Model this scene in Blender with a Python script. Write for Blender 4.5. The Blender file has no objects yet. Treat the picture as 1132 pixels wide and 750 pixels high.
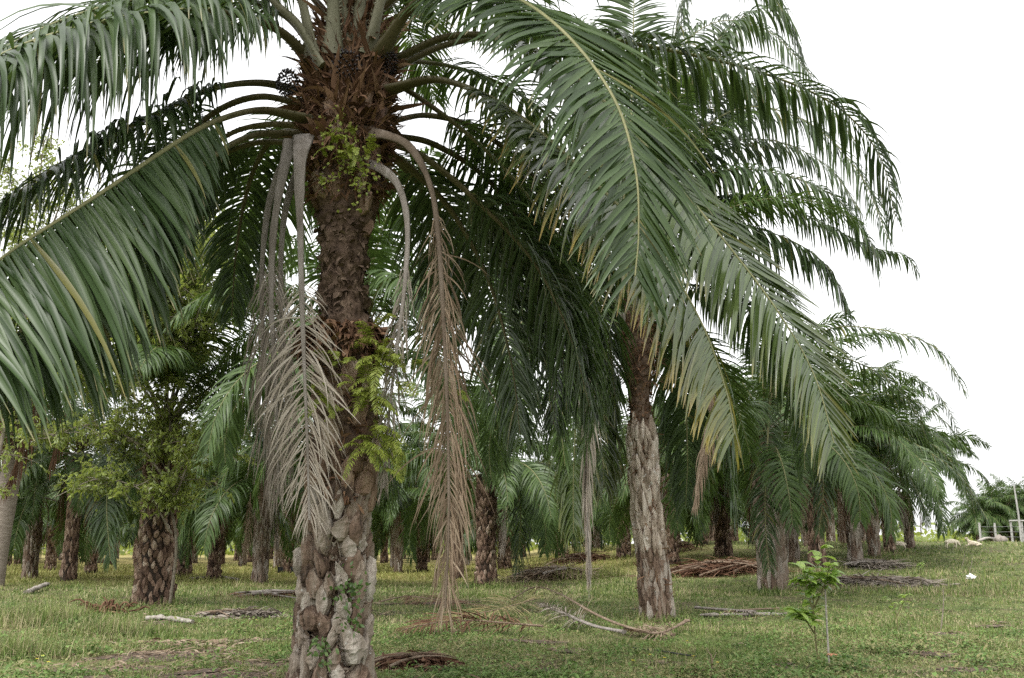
import bpy, math, random
import numpy as np
from mathutils import Vector, Matrix, noise as mnoise

# ------------------------------------------------------------------ camera, sky, sun, exposure
S = bpy.context.scene
COL = S.collection
EYE, PITCH, FPX = 1.55, math.atan(230 / 1087), 1087.0
cam = bpy.data.cameras.new("camera")
cam.sensor_width = 36.0
cam.lens = 36.0 * FPX / 1132.0
cam.clip_end = 3000
cam.clip_start = 0.05
camo = bpy.data.objects.new("camera", cam)
camo.location = (0, 0, EYE)
camo.rotation_euler = (math.pi / 2 + PITCH, 0, 0)
COL.objects.link(camo)
S.camera = camo

SUN_EL, SUN_AZ = math.radians(58), math.radians(215)      # azimuth from +Y, clockwise
W = bpy.data.worlds.new("World")
S.world = W
W.use_nodes = True
wn = W.node_tree
bg = wn.nodes["Background"]
sky = wn.nodes.new("ShaderNodeTexSky")
sky.sky_type = 'NISHITA'
sky.sun_disc = False
sky.sun_elevation = SUN_EL
sky.sun_rotation = SUN_AZ
sky.dust_density = 4.0
sky.air_density = 1.0
hs = wn.nodes.new("ShaderNodeHueSaturation")
hs.inputs['Saturation'].default_value = 0.08
wn.links.new(sky.outputs[0], hs.inputs['Color'])
cl = wn.nodes.new("ShaderNodeMix"); cl.data_type = 'RGBA'        # even cloud layer over the sky
cl.inputs[0].default_value = 0.6
cl.inputs[7].default_value = (4.6, 4.6, 4.62, 1)
wn.links.new(hs.outputs[0], cl.inputs[6])
wn.links.new(cl.outputs[2], bg.inputs['Color'])
bg.inputs['Strength'].default_value = 0.13

sl = bpy.data.lights.new("sun", 'SUN')
sl.energy = 0.9
sl.angle = math.radians(25)
sl.color = (1.0, 0.97, 0.92)
so = bpy.data.objects.new("sun", sl)
sd = Vector((math.sin(SUN_AZ) * math.cos(SUN_EL), math.cos(SUN_AZ) * math.cos(SUN_EL), math.sin(SUN_EL)))
so.rotation_euler = sd.to_track_quat('Z', 'Y').to_euler()
so.location = (0, 0, 30)
COL.objects.link(so)

S.view_settings.view_transform = 'Standard'
S.view_settings.look = 'None'
S.view_settings.exposure = 1.72
S.view_settings.gamma = 1.0
S.view_settings.use_curve_mapping = False
S.cycles.max_bounces = 6
S.cycles.diffuse_bounces = 3
S.cycles.glossy_bounces = 2
S.cycles.transmission_bounces = 4
S.cycles.transparent_max_bounces = 4
S.cycles.use_denoising = False
S.cycles.caustics_reflective = False
S.cycles.caustics_refractive = False

rng = np.random.default_rng(7)
random.seed(7)

# ------------------------------------------------------------------ terrain and picking helpers
def sstep(a, b, x):
    t = np.clip((np.asarray(x, float) - a) / (b - a), 0, 1)
    return t * t * (3 - 2 * t)

def terr(x, y):
    x = np.asarray(x, float); y = np.asarray(y, float)
    z = 1.9 * sstep(20, 75, y) * sstep(-5, 14, x) 
    z = z + 0.04 * np.sin(x * 0.9 + 1.3 * np.sin(y * 0.35)) * np.sin(y * 0.6 + 0.5) + 0.02 * np.sin(2.3 * x + y * 1.7)
    return z

def P(px, py, Y):
    """point of the world on the sight line of a photo pixel at depth Y metres"""
    u = (px - 566) / FPX; v = (375 - py) / FPX
    c, s = math.cos(PITCH), math.sin(PITCH)
    d = np.array([u, c - v * s, s + v * c])
    d = d * (Y / d[1])
    return np.array([0, 0, EYE]) + d

def G(px, py):
    lo, hi = 2.0, 400.0
    prev = lo
    for Y in np.geomspace(4, 300, 400):
        p = P(px, py, Y)
        if p[2] <= terr(p[0], p[1]):
            a, b = prev, Y
            for _ in range(30):
                m = .5 * (a + b); q = P(px, py, m)
                if q[2] <= terr(q[0], q[1]): b = m
                else: a = m
            q = P(px, py, b)
            return np.array([q[0], q[1], float(terr(q[0], q[1]))])
        prev = Y
    p = P(px, py, 120)
    return np.array([p[0], p[1], float(terr(p[0], p[1]))])

# ------------------------------------------------------------------ mesh building
class MB:
    def __init__(self): self.V = []; self.Q = []; self.n = 0
    def add(self, V, F, mat=0, uv=None):
        V = np.asarray(V, float).reshape(-1, 3); F = np.asarray(F, int)
        if uv is None: uv = np.zeros((len(V), 2))
        self.V.append((V, np.asarray(uv, float)))
        self.Q.append((F + self.n, mat)); self.n += len(V)
    def mesh(self, name, mats, smooth=True):
        V = np.concatenate([v for v, _ in self.V]); U = np.concatenate([u for _, u in self.V])
        me = bpy.data.meshes.new(name)
        me.vertices.add(len(V)); me.vertices.foreach_set('co', V.astype(np.float32).ravel())
        li = np.concatenate([q.ravel() for q, _ in self.Q])
        cnt = np.concatenate([np.full(len(q), q.shape[1]) for q, _ in self.Q])
        mi = np.concatenate([np.full(len(q), m) for q, m in self.Q])
        st = np.concatenate([[0], np.cumsum(cnt)[:-1]])
        me.loops.add(len(li)); me.loops.foreach_set('vertex_index', li.astype(np.int32))
        me.polygons.add(len(cnt)); me.polygons.foreach_set('loop_start', st.astype(np.int32))
        me.polygons.foreach_set('material_index', mi.astype(np.int32))
        me.polygons.foreach_set('use_smooth', np.full(len(cnt), bool(smooth)))
        for m in (mats if isinstance(mats, (list, tuple)) else [mats]): me.materials.append(m)
        uvl = me.uv_layers.new(name="UVMap")
        uvl.data.foreach_set('uv', U[li].astype(np.float32).ravel())
        me.update(calc_edges=True)
        return me
    def build(self, name, mats, parent=None, smooth=True, loc=None):
        o = bpy.data.objects.new(name, self.mesh(name, mats, smooth))
        COL.objects.link(o)
        if parent is not None: o.parent = parent
        if loc is not None: o.location = loc
        return o

def tag(o, label=None, cat=None, group=None, kind=None):
    if label: o['label'] = label
    if cat: o['category'] = cat
    if group: o['group'] = group
    if kind: o['kind'] = kind
    return o

def empty(name, loc, label, cat, group=None):
    o = bpy.data.objects.new(name, None)
    o.empty_display_size = 0.2
    o.location = loc
    COL.objects.link(o)
    return tag(o, label, cat, group)

def inst(name, me, parent, loc=(0, 0, 0), rot=(0, 0, 0), sc=(1, 1, 1)):
    o = bpy.data.objects.new(name, me)
    COL.objects.link(o)
    if parent is not None: o.parent = parent
    o.location = loc; o.rotation_euler = rot; o.scale = sc
    return o

def nrm(a):
    return a / np.maximum(np.linalg.norm(a, axis=-1, keepdims=True), 1e-9)

def catmull(Pts, M):
    Pts = np.asarray(Pts, float)
    A = np.vstack([2 * Pts[0] - Pts[1], Pts, 2 * Pts[-1] - Pts[-2]])
    out = []
    for i in range(1, len(A) - 2):
        p0, p1, p2, p3 = A[i - 1], A[i], A[i + 1], A[i + 2]
        t = np.linspace(0, 1, 24, endpoint=False)[:, None]
        out.append(.5 * ((2 * p1) + (-p0 + p2) * t + (2 * p0 - 5 * p1 + 4 * p2 - p3) * t ** 2 + (-p0 + 3 * p1 - 3 * p2 + p3) * t ** 3))
    out = np.vstack(out + [Pts[-1:]])
    s = np.concatenate([[0], np.cumsum(np.linalg.norm(np.diff(out, axis=0), axis=1))])
    q = np.linspace(0, s[-1], M)
    return np.stack([np.interp(q, s, out[:, k]) for k in range(3)], 1), s[-1]

def frames(C, up=(0, 0, 1), twist=0.0):
    T = nrm(np.gradient(C, axis=0))
    S0 = np.cross(T[0], up)
    if np.linalg.norm(S0) < .05: S0 = np.cross(T[0], (0, 1, 0))
    Sd = [S0 / np.linalg.norm(S0)]
    for i in range(1, len(C)):
        s = Sd[-1] - T[i] * np.dot(Sd[-1], T[i])
        Sd.append(s / np.linalg.norm(s))
    Sd = np.array(Sd); U = np.cross(Sd, T)
    a = np.linspace(0, 1, len(C))[:, None] * (twist if np.isscalar(twist) else 0)
    if not np.isscalar(twist): a = np.interp(np.linspace(0, 1, len(C)), np.linspace(0, 1, len(twist)), twist)[:, None]
    S2 = Sd * np.cos(a) + U * np.sin(a); U2 = U * np.cos(a) - Sd * np.sin(a)
    return T, S2, U2

def tube(mb, C, ra, rb=None, n=8, mat=0, up=(0, 0, 1), cap=True, twist=0.0):
    """ra: half width along side, rb: half height; arrays over the points"""
    C = np.asarray(C, float); M = len(C)
    ra = np.broadcast_to(ra, (M,)); rb = ra if rb is None else np.broadcast_to(rb, (M,))
    T, Sd, U = frames(C, up, twist)
    th = np.arange(n) * 2 * np.pi / n
    V = C[:, None] + Sd[:, None] * (ra[:, None] * np.cos(th))[..., None] + U[:, None] * (rb[:, None] * np.sin(th))[..., None]
    i = np.arange(M - 1)[:, None] * n; j = np.arange(n)[None]; k = (j + 1) % n
    F = np.stack([i + j, i + k, i + n + k, i + n + j], -1).reshape(-1, 4)
    uv = np.stack([np.repeat(np.linspace(0, 1, M), n), np.tile(th / (2 * np.pi), M)], 1)
    V = V.reshape(-1, 3)
    mb.add(V, F, mat, uv)
    if cap:
        mb.add(np.vstack([V[-n:], C[-1:]]), np.stack([np.arange(n), (np.arange(n) + 1) % n, np.full(n, n)], 1), mat)
        mb.add(np.vstack([V[:n], C[:1]]), np.stack([(np.arange(n) + 1) % n, np.arange(n), np.full(n, n)], 1), mat)

def ribbons(mb, base, d0, w0, L, wid, seg, droop, tw, fold=0.0, mat=0, uvt=None, prof='leaf', floor=None, wind=None):
    """many strips at once: base,d0,w0 (n,3); L,wid,droop,tw (n,)"""
    n = len(base)
    d = nrm(d0); w = nrm(w0 - d * np.sum(w0 * d, 1, keepdims=True))
    p = base.copy()
    x = np.linspace(0, 1, seg + 1)
    if prof == 'leaf': pr = np.minimum(1, .35 + 2.6 * x) * np.maximum(1 - x ** 2.6, .05)
    elif prof == 'blade': pr = np.maximum(1 - x, .06)
    else: pr = np.maximum(np.sin(np.pi * np.clip(x * .96 + .04, 0, 1)) ** .8, .06)
    rows = []
    for k in range(seg + 1):
        nn = np.cross(d, w)
        hw = (wid * .5 * pr[k])[:, None]
        q = p if floor is None else np.concatenate([p[:, :2], np.maximum(p[:, 2], floor(p[:, 0], p[:, 1]) + .012)[:, None]], 1)
        if fold > 0: rows += [q - w * hw, q + nn * hw * fold, q + w * hw]
        else: rows += [q - w * hw, q + w * hw]
        if k < seg:
            d = d.copy()
            d[:, 2] -= droop * (2.0 * ((k + .5) / seg) ** .8) / seg
            if wind is not None: d = d + wind / seg
            d = nrm(d)
            p = p + d * (L / seg)[:, None]
            w = w - d * np.sum(w * d, 1, keepdims=True); w = nrm(w)
            a = (tw / seg)[:, None]
            w = w * np.cos(a) + np.cross(d, w) * np.sin(a)
    c = 3 if fold > 0 else 2
    V = np.stack(rows, 1)                                   # n, (seg+1)*c, 3
    m = (seg + 1) * c
    off = (np.arange(n) * m)[:, None, None]
    f = []
    for k in range(seg):
        for j in range(c - 1):
            f.append([k * c + j, k * c + j + 1, (k + 1) * c + j + 1, (k + 1) * c + j])
    F = (off + np.array(f)[None]).reshape(-1, 4)
    u = np.repeat(x, c)[None].repeat(n, 0)
    t = np.zeros((n, m)) if uvt is None else np.repeat(uvt[:, None], m, 1)
    mb.add(V.reshape(-1, 3), F, mat, np.stack([u, t], -1).reshape(-1, 2))

def frond(mbL, mbR, ctrl, nl=100, ll=1.05, lw=.045, pet=.2, seg=6, fold=.35, droop=1.3, twist=0.0, a0=78, a1=38,
          lift=.3, rr=(.068, .006), matL=0, matR=0, keep=.97, floor=None, rad_n=8, up=(0, 0, 1), ragged=.15, flare=1.0, M=48, spines=False, rg=None, flat=.7, dvar=.3, sdirs=None, flen=.045, anoise=6, lbase=.42, lrise=2.2, wob=0.0):
    rg = rg or rng
    C, Ltot = catmull(ctrl, M)
    T, Sd, U = frames(C, up, twist)
    s = np.linspace(0, 1, M)
    # rachis
    w = rr[1] + (rr[0] - rr[1]) * (1 - s) ** 1.3
    w = w * (1 + flare * np.exp(-s / flen))
    if wob: w = w * (1 + wob * np.convolve(rg.normal(0, 1, M + 4), np.ones(5) / 3, 'valid'))
    hgt = np.minimum(w * flat, rr[1] + (rr[0] * .55 - rr[1]) * (1 - s) ** 1.1)
    tube(mbR, C, w, np.maximum(hgt, rr[1]), rad_n, matR, up, twist=twist)
    # leaflets
    t = np.linspace(pet, .995, nl)
    for sd in (-1, 1):
        tt = np.clip(t + rg.normal(0, .25 / nl, nl), pet, .998)
        ok = rg.random(nl) < keep
        tt = tt[ok]; n = len(tt)
        I = lambda A: np.stack([np.interp(tt, s, A[:, k]) for k in range(3)], 1)
        b, tg, sv, uu = I(C), nrm(I(T)), nrm(I(Sd)), nrm(I(U))
        x = (tt - pet) / (1 - pet)
        ang = np.radians(a0 + (a1 - a0) * x ** 1.2 + rg.normal(0, anoise, n))
        lf = lift * np.where(rg.random(n) < .5, 1, -.6) * (1 - .5 * x) + rg.normal(0, .12, n)
        d0 = np.cos(ang)[:, None] * tg + np.sin(ang)[:, None] * (sd * sv * np.cos(lf)[:, None] + uu * np.sin(lf)[:, None])
        if sdirs is not None:
            A = np.array(sdirs[(sd + 1) // 2], float)
            v = np.stack([np.interp(tt, np.linspace(pet, 1, len(A)), A[:, k]) for k in range(3)], 1)
            v = nrm(nrm(v) - tg * np.sum(nrm(v) * tg, 1, keepdims=True))
            d0 = np.cos(ang)[:, None] * tg + np.sin(ang)[:, None] * nrm(v + rg.normal(0, .5 * lift, (n, 3)))
        lp = np.minimum(1, lbase + lrise * x) * (1 - .62 * np.maximum(0, (x - .45) / .55) ** 1.6)
        L = ll * lp * (1 + rg.normal(0, ragged * .5, n)).clip(.5, 1.3)
        wd = lw * np.minimum(1, .6 + 1.5 * x) * (1 - .4 * x ** 2) * (1 + rg.normal(0, .12, n))
        rw = np.interp(tt, s, w)
        b = b + sv * sd * (rw * .6)[:, None] + uu * (rw * .1)[:, None]
        w0 = -tg * sd
        ribbons(mbL, b, d0, w0, L, wd, seg, (droop if np.isscalar(droop) else droop[(sd + 1) // 2]) * np.exp(rg.normal(0, dvar, n)), rg.normal(0, .55, n), fold, matL, tt, floor=floor)
    if spines:
        n = 46
        tt = rg.uniform(.03, pet, n)
        I = lambda A: np.stack([np.interp(tt, s, A[:, k]) for k in range(3)], 1)
        b, tg, sv = I(C), nrm(I(T)), nrm(I(Sd))
        sg = np.where(rg.random(n) < .5, -1., 1.)[:, None]
        ribbons(mbR, b + sv * sg * np.interp(tt, s, w)[:, None] * .9, sv * sg + tg * .5, tg, np.full(n, .045), np.full(n, .022), 1, np.zeros(n), np.zeros(n), 0, matR, None, prof='blade')
    return Ltot

# ------------------------------------------------------------------ materials
def newmat(name):
    m = bpy.data.materials.new(name); m.use_nodes = True
    nt = m.node_tree
    for n in list(nt.nodes): nt.nodes.remove(n)
    out = nt.nodes.new("ShaderNodeOutputMaterial")
    return m, nt, out

def N(nt, t, **kw):
    n = nt.nodes.new("ShaderNode" + t)
    for k, v in kw.items(): setattr(n, k, v)
    return n

def ramp(nt, stops, fac):
    r = nt.nodes.new("ShaderNodeValToRGB")
    e = r.color_ramp.elements
    while len(e) < len(stops): e.new(.5)
    for q, (p, c) in zip(e, stops):
        q.position = p; q.color = (*c, 1)
    nt.links.new(fac, r.inputs[0])
    return r

def mathn(nt, op, a, b=None, clamp=False):
    m = nt.nodes.new("ShaderNodeMath"); m.operation = op; m.use_clamp = clamp
    for i, v in enumerate((a, b)):
        if v is None: continue
        if isinstance(v, (int, float)): m.inputs[i].default_value = v
        else: nt.links.new(v, m.inputs[i])
    return m.outputs[0]

def mixc(nt, fac, a, b, mode='MIX'):
    m = nt.nodes.new("ShaderNodeMix"); m.data_type = 'RGBA'; m.blend_type = mode
    for s, v in ((m.inputs[0], fac), (m.inputs[6], a), (m.inputs[7], b)):
        if isinstance(v, (int, float)): s.default_value = v
        elif isinstance(v, tuple): s.default_value = (*v, 1)
        else: nt.links.new(v, s)
    return m.outputs[2]

def leaf_mat(name, stops, rough=.4, trans=.22, tcol=(.10, .16, .02), tip=None, tipstart=.82, tipamt=.6, spec=.5, yellow=None):
    m, nt, out = newmat(name)
    geo = N(nt, "NewGeometry"); uv = N(nt, "UVMap")
    sep = N(nt, "SeparateXYZ"); nt.links.new(uv.outputs[0], sep.inputs[0])
    nz = N(nt, "TexNoise"); nz.inputs['Scale'].default_value = 1.7; nz.inputs['Detail'].default_value = 3
    tc = N(nt, "TexCoord"); nt.links.new(tc.outputs['Object'], nz.inputs['Vector'])
    f = mathn(nt, 'ADD', mathn(nt, 'MULTIPLY', geo.outputs['Random Per Island'], .65), mathn(nt, 'MULTIPLY', nz.outputs['Fac'], .4))
    c = ramp(nt, stops, f).outputs[0]
    if tip:
        a = mathn(nt, 'MULTIPLY', mathn(nt, 'SUBTRACT', sep.outputs[0], tipstart), 1 / (1 - tipstart), True)
        b = mathn(nt, 'LESS_THAN', mathn(nt, 'FRACT', mathn(nt, 'MULTIPLY', geo.outputs['Random Per Island'], 13.7)), tipamt)
        c = mixc(nt, mathn(nt, 'MULTIPLY', a, b), c, tip)
    if tip:
        odd = mathn(nt, 'LESS_THAN', mathn(nt, 'FRACT', mathn(nt, 'MULTIPLY', geo.outputs['Random Per Island'], 91.7)), .015)
        c = mixc(nt, mathn(nt, 'MULTIPLY', odd, .4), c, (.32, .27, .08))
    if yellow:
        a = mathn(nt, 'MULTIPLY', mathn(nt, 'SUBTRACT', mathn(nt, 'ADD', mathn(nt, 'MULTIPLY', sep.outputs[0], .6), sep.outputs[1]), yellow[1]), yellow[2], True)
        b = mathn(nt, 'FRACT', mathn(nt, 'MULTIPLY', geo.outputs['Random Per Island'], 7.3))
        c = mixc(nt, mathn(nt, 'MULTIPLY', a, b), c, yellow[0])
    bs = N(nt, "BsdfPrincipled")
    nt.links.new(c, bs.inputs['Base Color'])
    bs.inputs['Roughness'].default_value = rough
    bs.inputs['Specular IOR Level'].default_value = spec
    if trans > 0:
        tr = N(nt, "BsdfTranslucent")
        nt.links.new(mixc(nt, .5, c, tcol), tr.inputs['Color'])
        mx = N(nt, "MixShader"); mx.inputs[0].default_value = trans
        nt.links.new(bs.outputs[0], mx.inputs[1]); nt.links.new(tr.outputs[0], mx.inputs[2])
        nt.links.new(mx.outputs[0], out.inputs[0])
    else:
        nt.links.new(bs.outputs[0], out.inputs[0])
    return m

def rough_mat(name, stops, scale=6, stretch=(1, 1, 1), rough=.85, bump=.4, bscale=30, isl=.4, lichen=None, detail=6, coord='Object', spec=.25):
    m, nt, out = newmat(name)
    geo = N(nt, "NewGeometry"); tc = N(nt, "TexCoord")
    mp = N(nt, "Mapping"); mp.inputs['Scale'].default_value = stretch
    nt.links.new(tc.outputs[coord], mp.inputs[0])
    nz = N(nt, "TexNoise"); nz.inputs['Scale'].default_value = scale; nz.inputs['Detail'].default_value = detail; nz.inputs['Roughness'].default_value = .65
    nt.links.new(mp.outputs[0], nz.inputs['Vector'])
    f = mathn(nt, 'ADD', mathn(nt, 'MULTIPLY', geo.outputs['Random Per Island'], isl), mathn(nt, 'MULTIPLY', mathn(nt, 'SUBTRACT', nz.outputs['Fac'], .5), 1.5))
    f = mathn(nt, 'ADD', f, .5 - isl * .5, True)
    c = ramp(nt, stops, f).outputs[0]
    if lichen:
        n2 = N(nt, "TexNoise"); n2.inputs['Scale'].default_value = lichen[1]; n2.inputs['Detail'].default_value = 5
        nt.links.new(tc.outputs['Object'], n2.inputs['Vector'])
        a = mathn(nt, 'MULTIPLY', mathn(nt, 'SUBTRACT', n2.outputs['Fac'], lichen[2]), 12, True)
        c = mixc(nt, a, c, lichen[0])
    bs = N(nt, "BsdfPrincipled")
    nt.links.new(c, bs.inputs['Base Color'])
    bs.inputs['Roughness'].default_value = rough
    bs.inputs['Specular IOR Level'].default_value = spec
    if bump:
        n3 = N(nt, "TexNoise"); n3.inputs['Scale'].default_value = bscale; n3.inputs['Detail'].default_value = 6
        nt.links.new(mp.outputs[0], n3.inputs['Vector'])
        bp = N(nt, "Bump"); bp.inputs['Strength'].default_value = bump; bp.inputs['Distance'].default_value = .03
        nt.links.new(n3.outputs['Fac'], bp.inputs['Height'])
        nt.links.new(bp.outputs[0], bs.inputs['Normal'])
    nt.links.new(bs.outputs[0], out.inputs[0])
    return m

DK, MD, LT = (.021, .040, .012), (.043, .075, .024), (.084, .126, .044)
M_leaf = leaf_mat("palm_leaf", [(0, DK), (.5, MD), (1, LT)], rough=.36, spec=.38, tip=(.28, .24, .12), tipamt=.35, tipstart=.88)
M_leaf_mid = leaf_mat("palm_leaf_mid", [(0, (.026, .05, .012)), (.5, (.052, .092, .022)), (1, (.095, .15, .038))], rough=.42, trans=.28, spec=.35, tcol=(.14, .22, .03))
M_leaf_yel = leaf_mat("palm_leaf_yellowing", [(0, (.05, .075, .025)), (.5, (.075, .11, .035)), (1, (.12, .15, .05))], rough=.27, spec=.7, tip=(.35, .24, .08), tipamt=.7, tipstart=.7, yellow=((.42, .34, .06), .95, 1.6))
M_leaf_brt = leaf_mat("palm_leaf_bright", [(0, (.04, .06, .02)), (.5, (.065, .1, .03)), (1, (.11, .15, .045))], rough=.27, spec=.7, trans=.25, tip=(.3, .26, .1), tipamt=.4, tipstart=.8, yellow=((.3, .27, .07), 1.0, .8))
M_dead_grey = leaf_mat("dead_leaf_grey", [(0, (.13, .105, .085)), (.5, (.24, .205, .17)), (1, (.36, .32, .27))], rough=.8, trans=.08, tcol=(.3, .25, .2), spec=.2)
M_dead_pale = leaf_mat("dead_leaf_pale", [(0, (.22, .18, .14)), (.5, (.38, .33, .27)), (1, (.52, .47, .41))], rough=.8, trans=.08, tcol=(.4, .35, .3), spec=.2)
M_dead_tan = leaf_mat("dead_leaf_tan", [(0, (.11, .075, .05)), (.5, (.22, .16, .11)), (1, (.35, .285, .21))], rough=.75, trans=.1, tcol=(.3, .2, .1), spec=.2)
M_dead_red = leaf_mat("dead_leaf_brown", [(0, (.05, .025, .015)), (.5, (.12, .06, .035)), (1, (.2, .12, .075))], rough=.8, trans=.08, tcol=(.2, .1, .05), spec=.2)
M_rachis = rough_mat("green_rachis", [(0, (.09, .095, .04)), (.5, (.17, .17, .075)), (1, (.25, .235, .12))], 3, rough=.5, bump=.1)
def brown_base(m, col, lo, hi):
    nt = m.node_tree; bs = [n for n in nt.nodes if n.type == 'BSDF_PRINCIPLED'][0]
    src = bs.inputs['Base Color'].links[0].from_socket
    uv = N(nt, "UVMap"); sp = N(nt, "SeparateXYZ"); nt.links.new(uv.outputs[0], sp.inputs[0])
    f = mathn(nt, 'MULTIPLY', mathn(nt, 'SUBTRACT', hi, sp.outputs[0]), 1 / (hi - lo), True)
    nt.links.new(mixc(nt, mathn(nt, 'MULTIPLY', f, .85), src, col), bs.inputs['Base Color'])
brown_base(M_rachis, (.075, .06, .03), .12, .38)
M_stalk = rough_mat("upright_stalk", [(0, (.07, .07, .04)), (.5, (.14, .135, .085)), (1, (.25, .235, .17))], 3, (1, 1, .3), rough=.6, bump=.2)
M_petiole = rough_mat("brown_petiole", [(0, (.05, .045, .02)), (.5, (.11, .095, .045)), (1, (.2, .17, .1))], 4, rough=.6, bump=.2)
M_rach_grey = rough_mat("dead_rachis_grey", [(0, (.075, .06, .05)), (.4, (.19, .165, .14)), (.7, (.28, .25, .225)), (1, (.42, .39, .36))], 9, (1, 1, .2), rough=.9, bump=.7)
M_rach_tan = rough_mat("dead_rachis_tan", [(0, (.07, .045, .03)), (.5, (.18, .13, .09)), (1, (.31, .25, .19))], 9, (1, 1, .3), rough=.9, bump=.7)
M_rach_dk = rough_mat("dead_rachis_dark", [(0, (.07, .05, .035)), (.5, (.15, .115, .085)), (1, (.25, .21, .17))], 7, (1, 1, .25), rough=.85, bump=.3)
M_boot = rough_mat("leaf_base_bark", [(0, (.05, .034, .025)), (.25, (.17, .115, .082)), (.5, (.25, .2, .155)), (.78, (.33, .285, .24)), (1, (.45, .41, .35))], 9, (1, 1, .22), bump=1.0, bscale=26, isl=.75, lichen=((.5, .5, .46), 16, .67))
M_boot_dk = rough_mat("leaf_base_dark", [(0, (.04, .025, .018)), (.35, (.145, .09, .063)), (.7, (.29, .2, .145)), (1, (.46, .38, .3))], 9, (1, 1, .3), bump=1.0, bscale=26, isl=.75)
M_boot_pale = rough_mat("leaf_base_pale", [(0, (.09, .065, .045)), (.3, (.26, .205, .155)), (.6, (.45, .38, .31)), (1, (.65, .6, .53))], 6, (1, 1, .3), bump=.7, bscale=22, isl=.5, lichen=((.62, .6, .56), 6, .64))
M_bark = rough_mat("trunk_fibre_bark", [(0, (.03, .019, .013)), (.4, (.10, .066, .045)), (.7, (.19, .135, .096)), (1, (.3, .235, .175))], 9, (1, 1, .7), bump=1.0, bscale=16, isl=.3)
M_gap_shade = rough_mat("trunk_gap_shade", [(0, (.01, .007, .005)), (.6, (.035, .024, .017)), (1, (.08, .055, .04))], 9, bump=.6)  # near-black core colour, paints in the shade of the gaps between leaf bases
M_fibre = leaf_mat("crown_fibre", [(0, (.035, .02, .012)), (.45, (.125, .068, .04)), (.8, (.25, .15, .09)), (1, (.4, .29, .2))], rough=.85, trans=.05, tcol=(.2, .1, .05), spec=.15)
M_fern = leaf_mat("fern_leaf", [(0, (.12, .17, .025)), (.5, (.23, .29, .04)), (1, (.36, .41, .07))], rough=.55, trans=.35, tcol=(.33, .37, .04), tip=(.25, .2, .08), tipstart=.5, tipamt=.3)
M_tree_leaf = leaf_mat("broad_leaf", [(0, (.085, .115, .028)), (.5, (.18, .23, .055)), (1, (.32, .37, .10))], rough=.42, trans=.5, tcol=(.45, .52, .08))
M_sap_leaf = leaf_mat("sapling_leaf", [(0, (.11, .2, .045)), (.5, (.22, .34, .07)), (1, (.4, .52, .13))], rough=.3, trans=.4, tcol=(.42, .58, .08))
M_twig = rough_mat("grey_twig_bark", [(0, (.09, .075, .055)), (.5, (.2, .17, .13)), (1, (.3, .27, .22))], 10, bump=.2)
M_grey_trunk = rough_mat("pale_ringed_bark", [(0, (.09, .07, .055)), (.4, (.22, .18, .15)), (1, (.38, .33, .28))], 5, (.6, .6, 4.5), bump=.8, bscale=6)
M_fruit = rough_mat("palm_fruit", [(0, (.006, .005, .006)), (.6, (.02, .014, .014)), (1, (.06, .03, .02))], 9, rough=.35, bump=0, spec=.5)
M_wood = rough_mat("weathered_wood", [(0, (.12, .1, .08)), (.5, (.26, .23, .2)), (1, (.42, .39, .35))], 6, (1, 1, .3), bump=.5)
M_woodwhite = rough_mat("bleached_wood", [(0, (.15, .12, .095)), (.5, (.33, .3, .26)), (1, (.5, .48, .44))], 8, bump=.4)

# ------------------------------------------------------------------ ground
def ground_mat():
    m, nt, out = newmat("meadow_ground")
    geo = N(nt, "NewGeometry")
    def nz(sc, det=5):
        n = N(nt, "TexNoise"); n.inputs['Scale'].default_value = sc; n.inputs['Detail'].default_value = det; n.inputs['Roughness'].default_value = .65
        nt.links.new(geo.outputs['Position'], n.inputs['Vector']); return n.outputs['Fac']
    a = ramp(nt, [(.3, (.05, .062, .022)), (.5, (.1, .12, .042)), (.7, (.18, .175, .08))], nz(1.6)).outputs[0]
    dirt = ramp(nt, [(.3, (.05, .036, .026)), (.7, (.14, .105, .075))], nz(9)).outputs[0]
    c = mixc(nt, ramp(nt, [(.52, (0, 0, 0)), (.66, (1, 1, 1))], nz(.55)).outputs[0], a, dirt)
    sp = N(nt, "SeparateXYZ"); nt.links.new(geo.outputs['Position'], sp.inputs[0])
    far = mathn(nt, 'MULTIPLY', mathn(nt, 'SUBTRACT', sp.outputs[1], 38), 1 / 12, True)
    lft = mathn(nt, 'MULTIPLY', mathn(nt, 'SUBTRACT', 16, sp.outputs[0]), 1 / 12, True)
    dry = ramp(nt, [(.3, (.17, .16, .06)), (.7, (.3, .24, .1))], nz(.35)).outputs[0]
    c = mixc(nt, mathn(nt, 'MULTIPLY', far, lft), c, dry)
    bs = N(nt, "BsdfPrincipled"); nt.links.new(c, bs.inputs['Base Color']); bs.inputs['Roughness'].default_value = .95
    bs.inputs['Specular IOR Level'].default_value = .1
    bp = N(nt, "Bump"); bp.inputs['Strength'].default_value = .6; bp.inputs['Distance'].default_value = .05
    nt.links.new(nz(14), bp.inputs['Height']); nt.links.new(bp.outputs[0], bs.inputs['Normal'])
    nt.links.new(bs.outputs[0], out.inputs[0])
    return m

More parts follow.
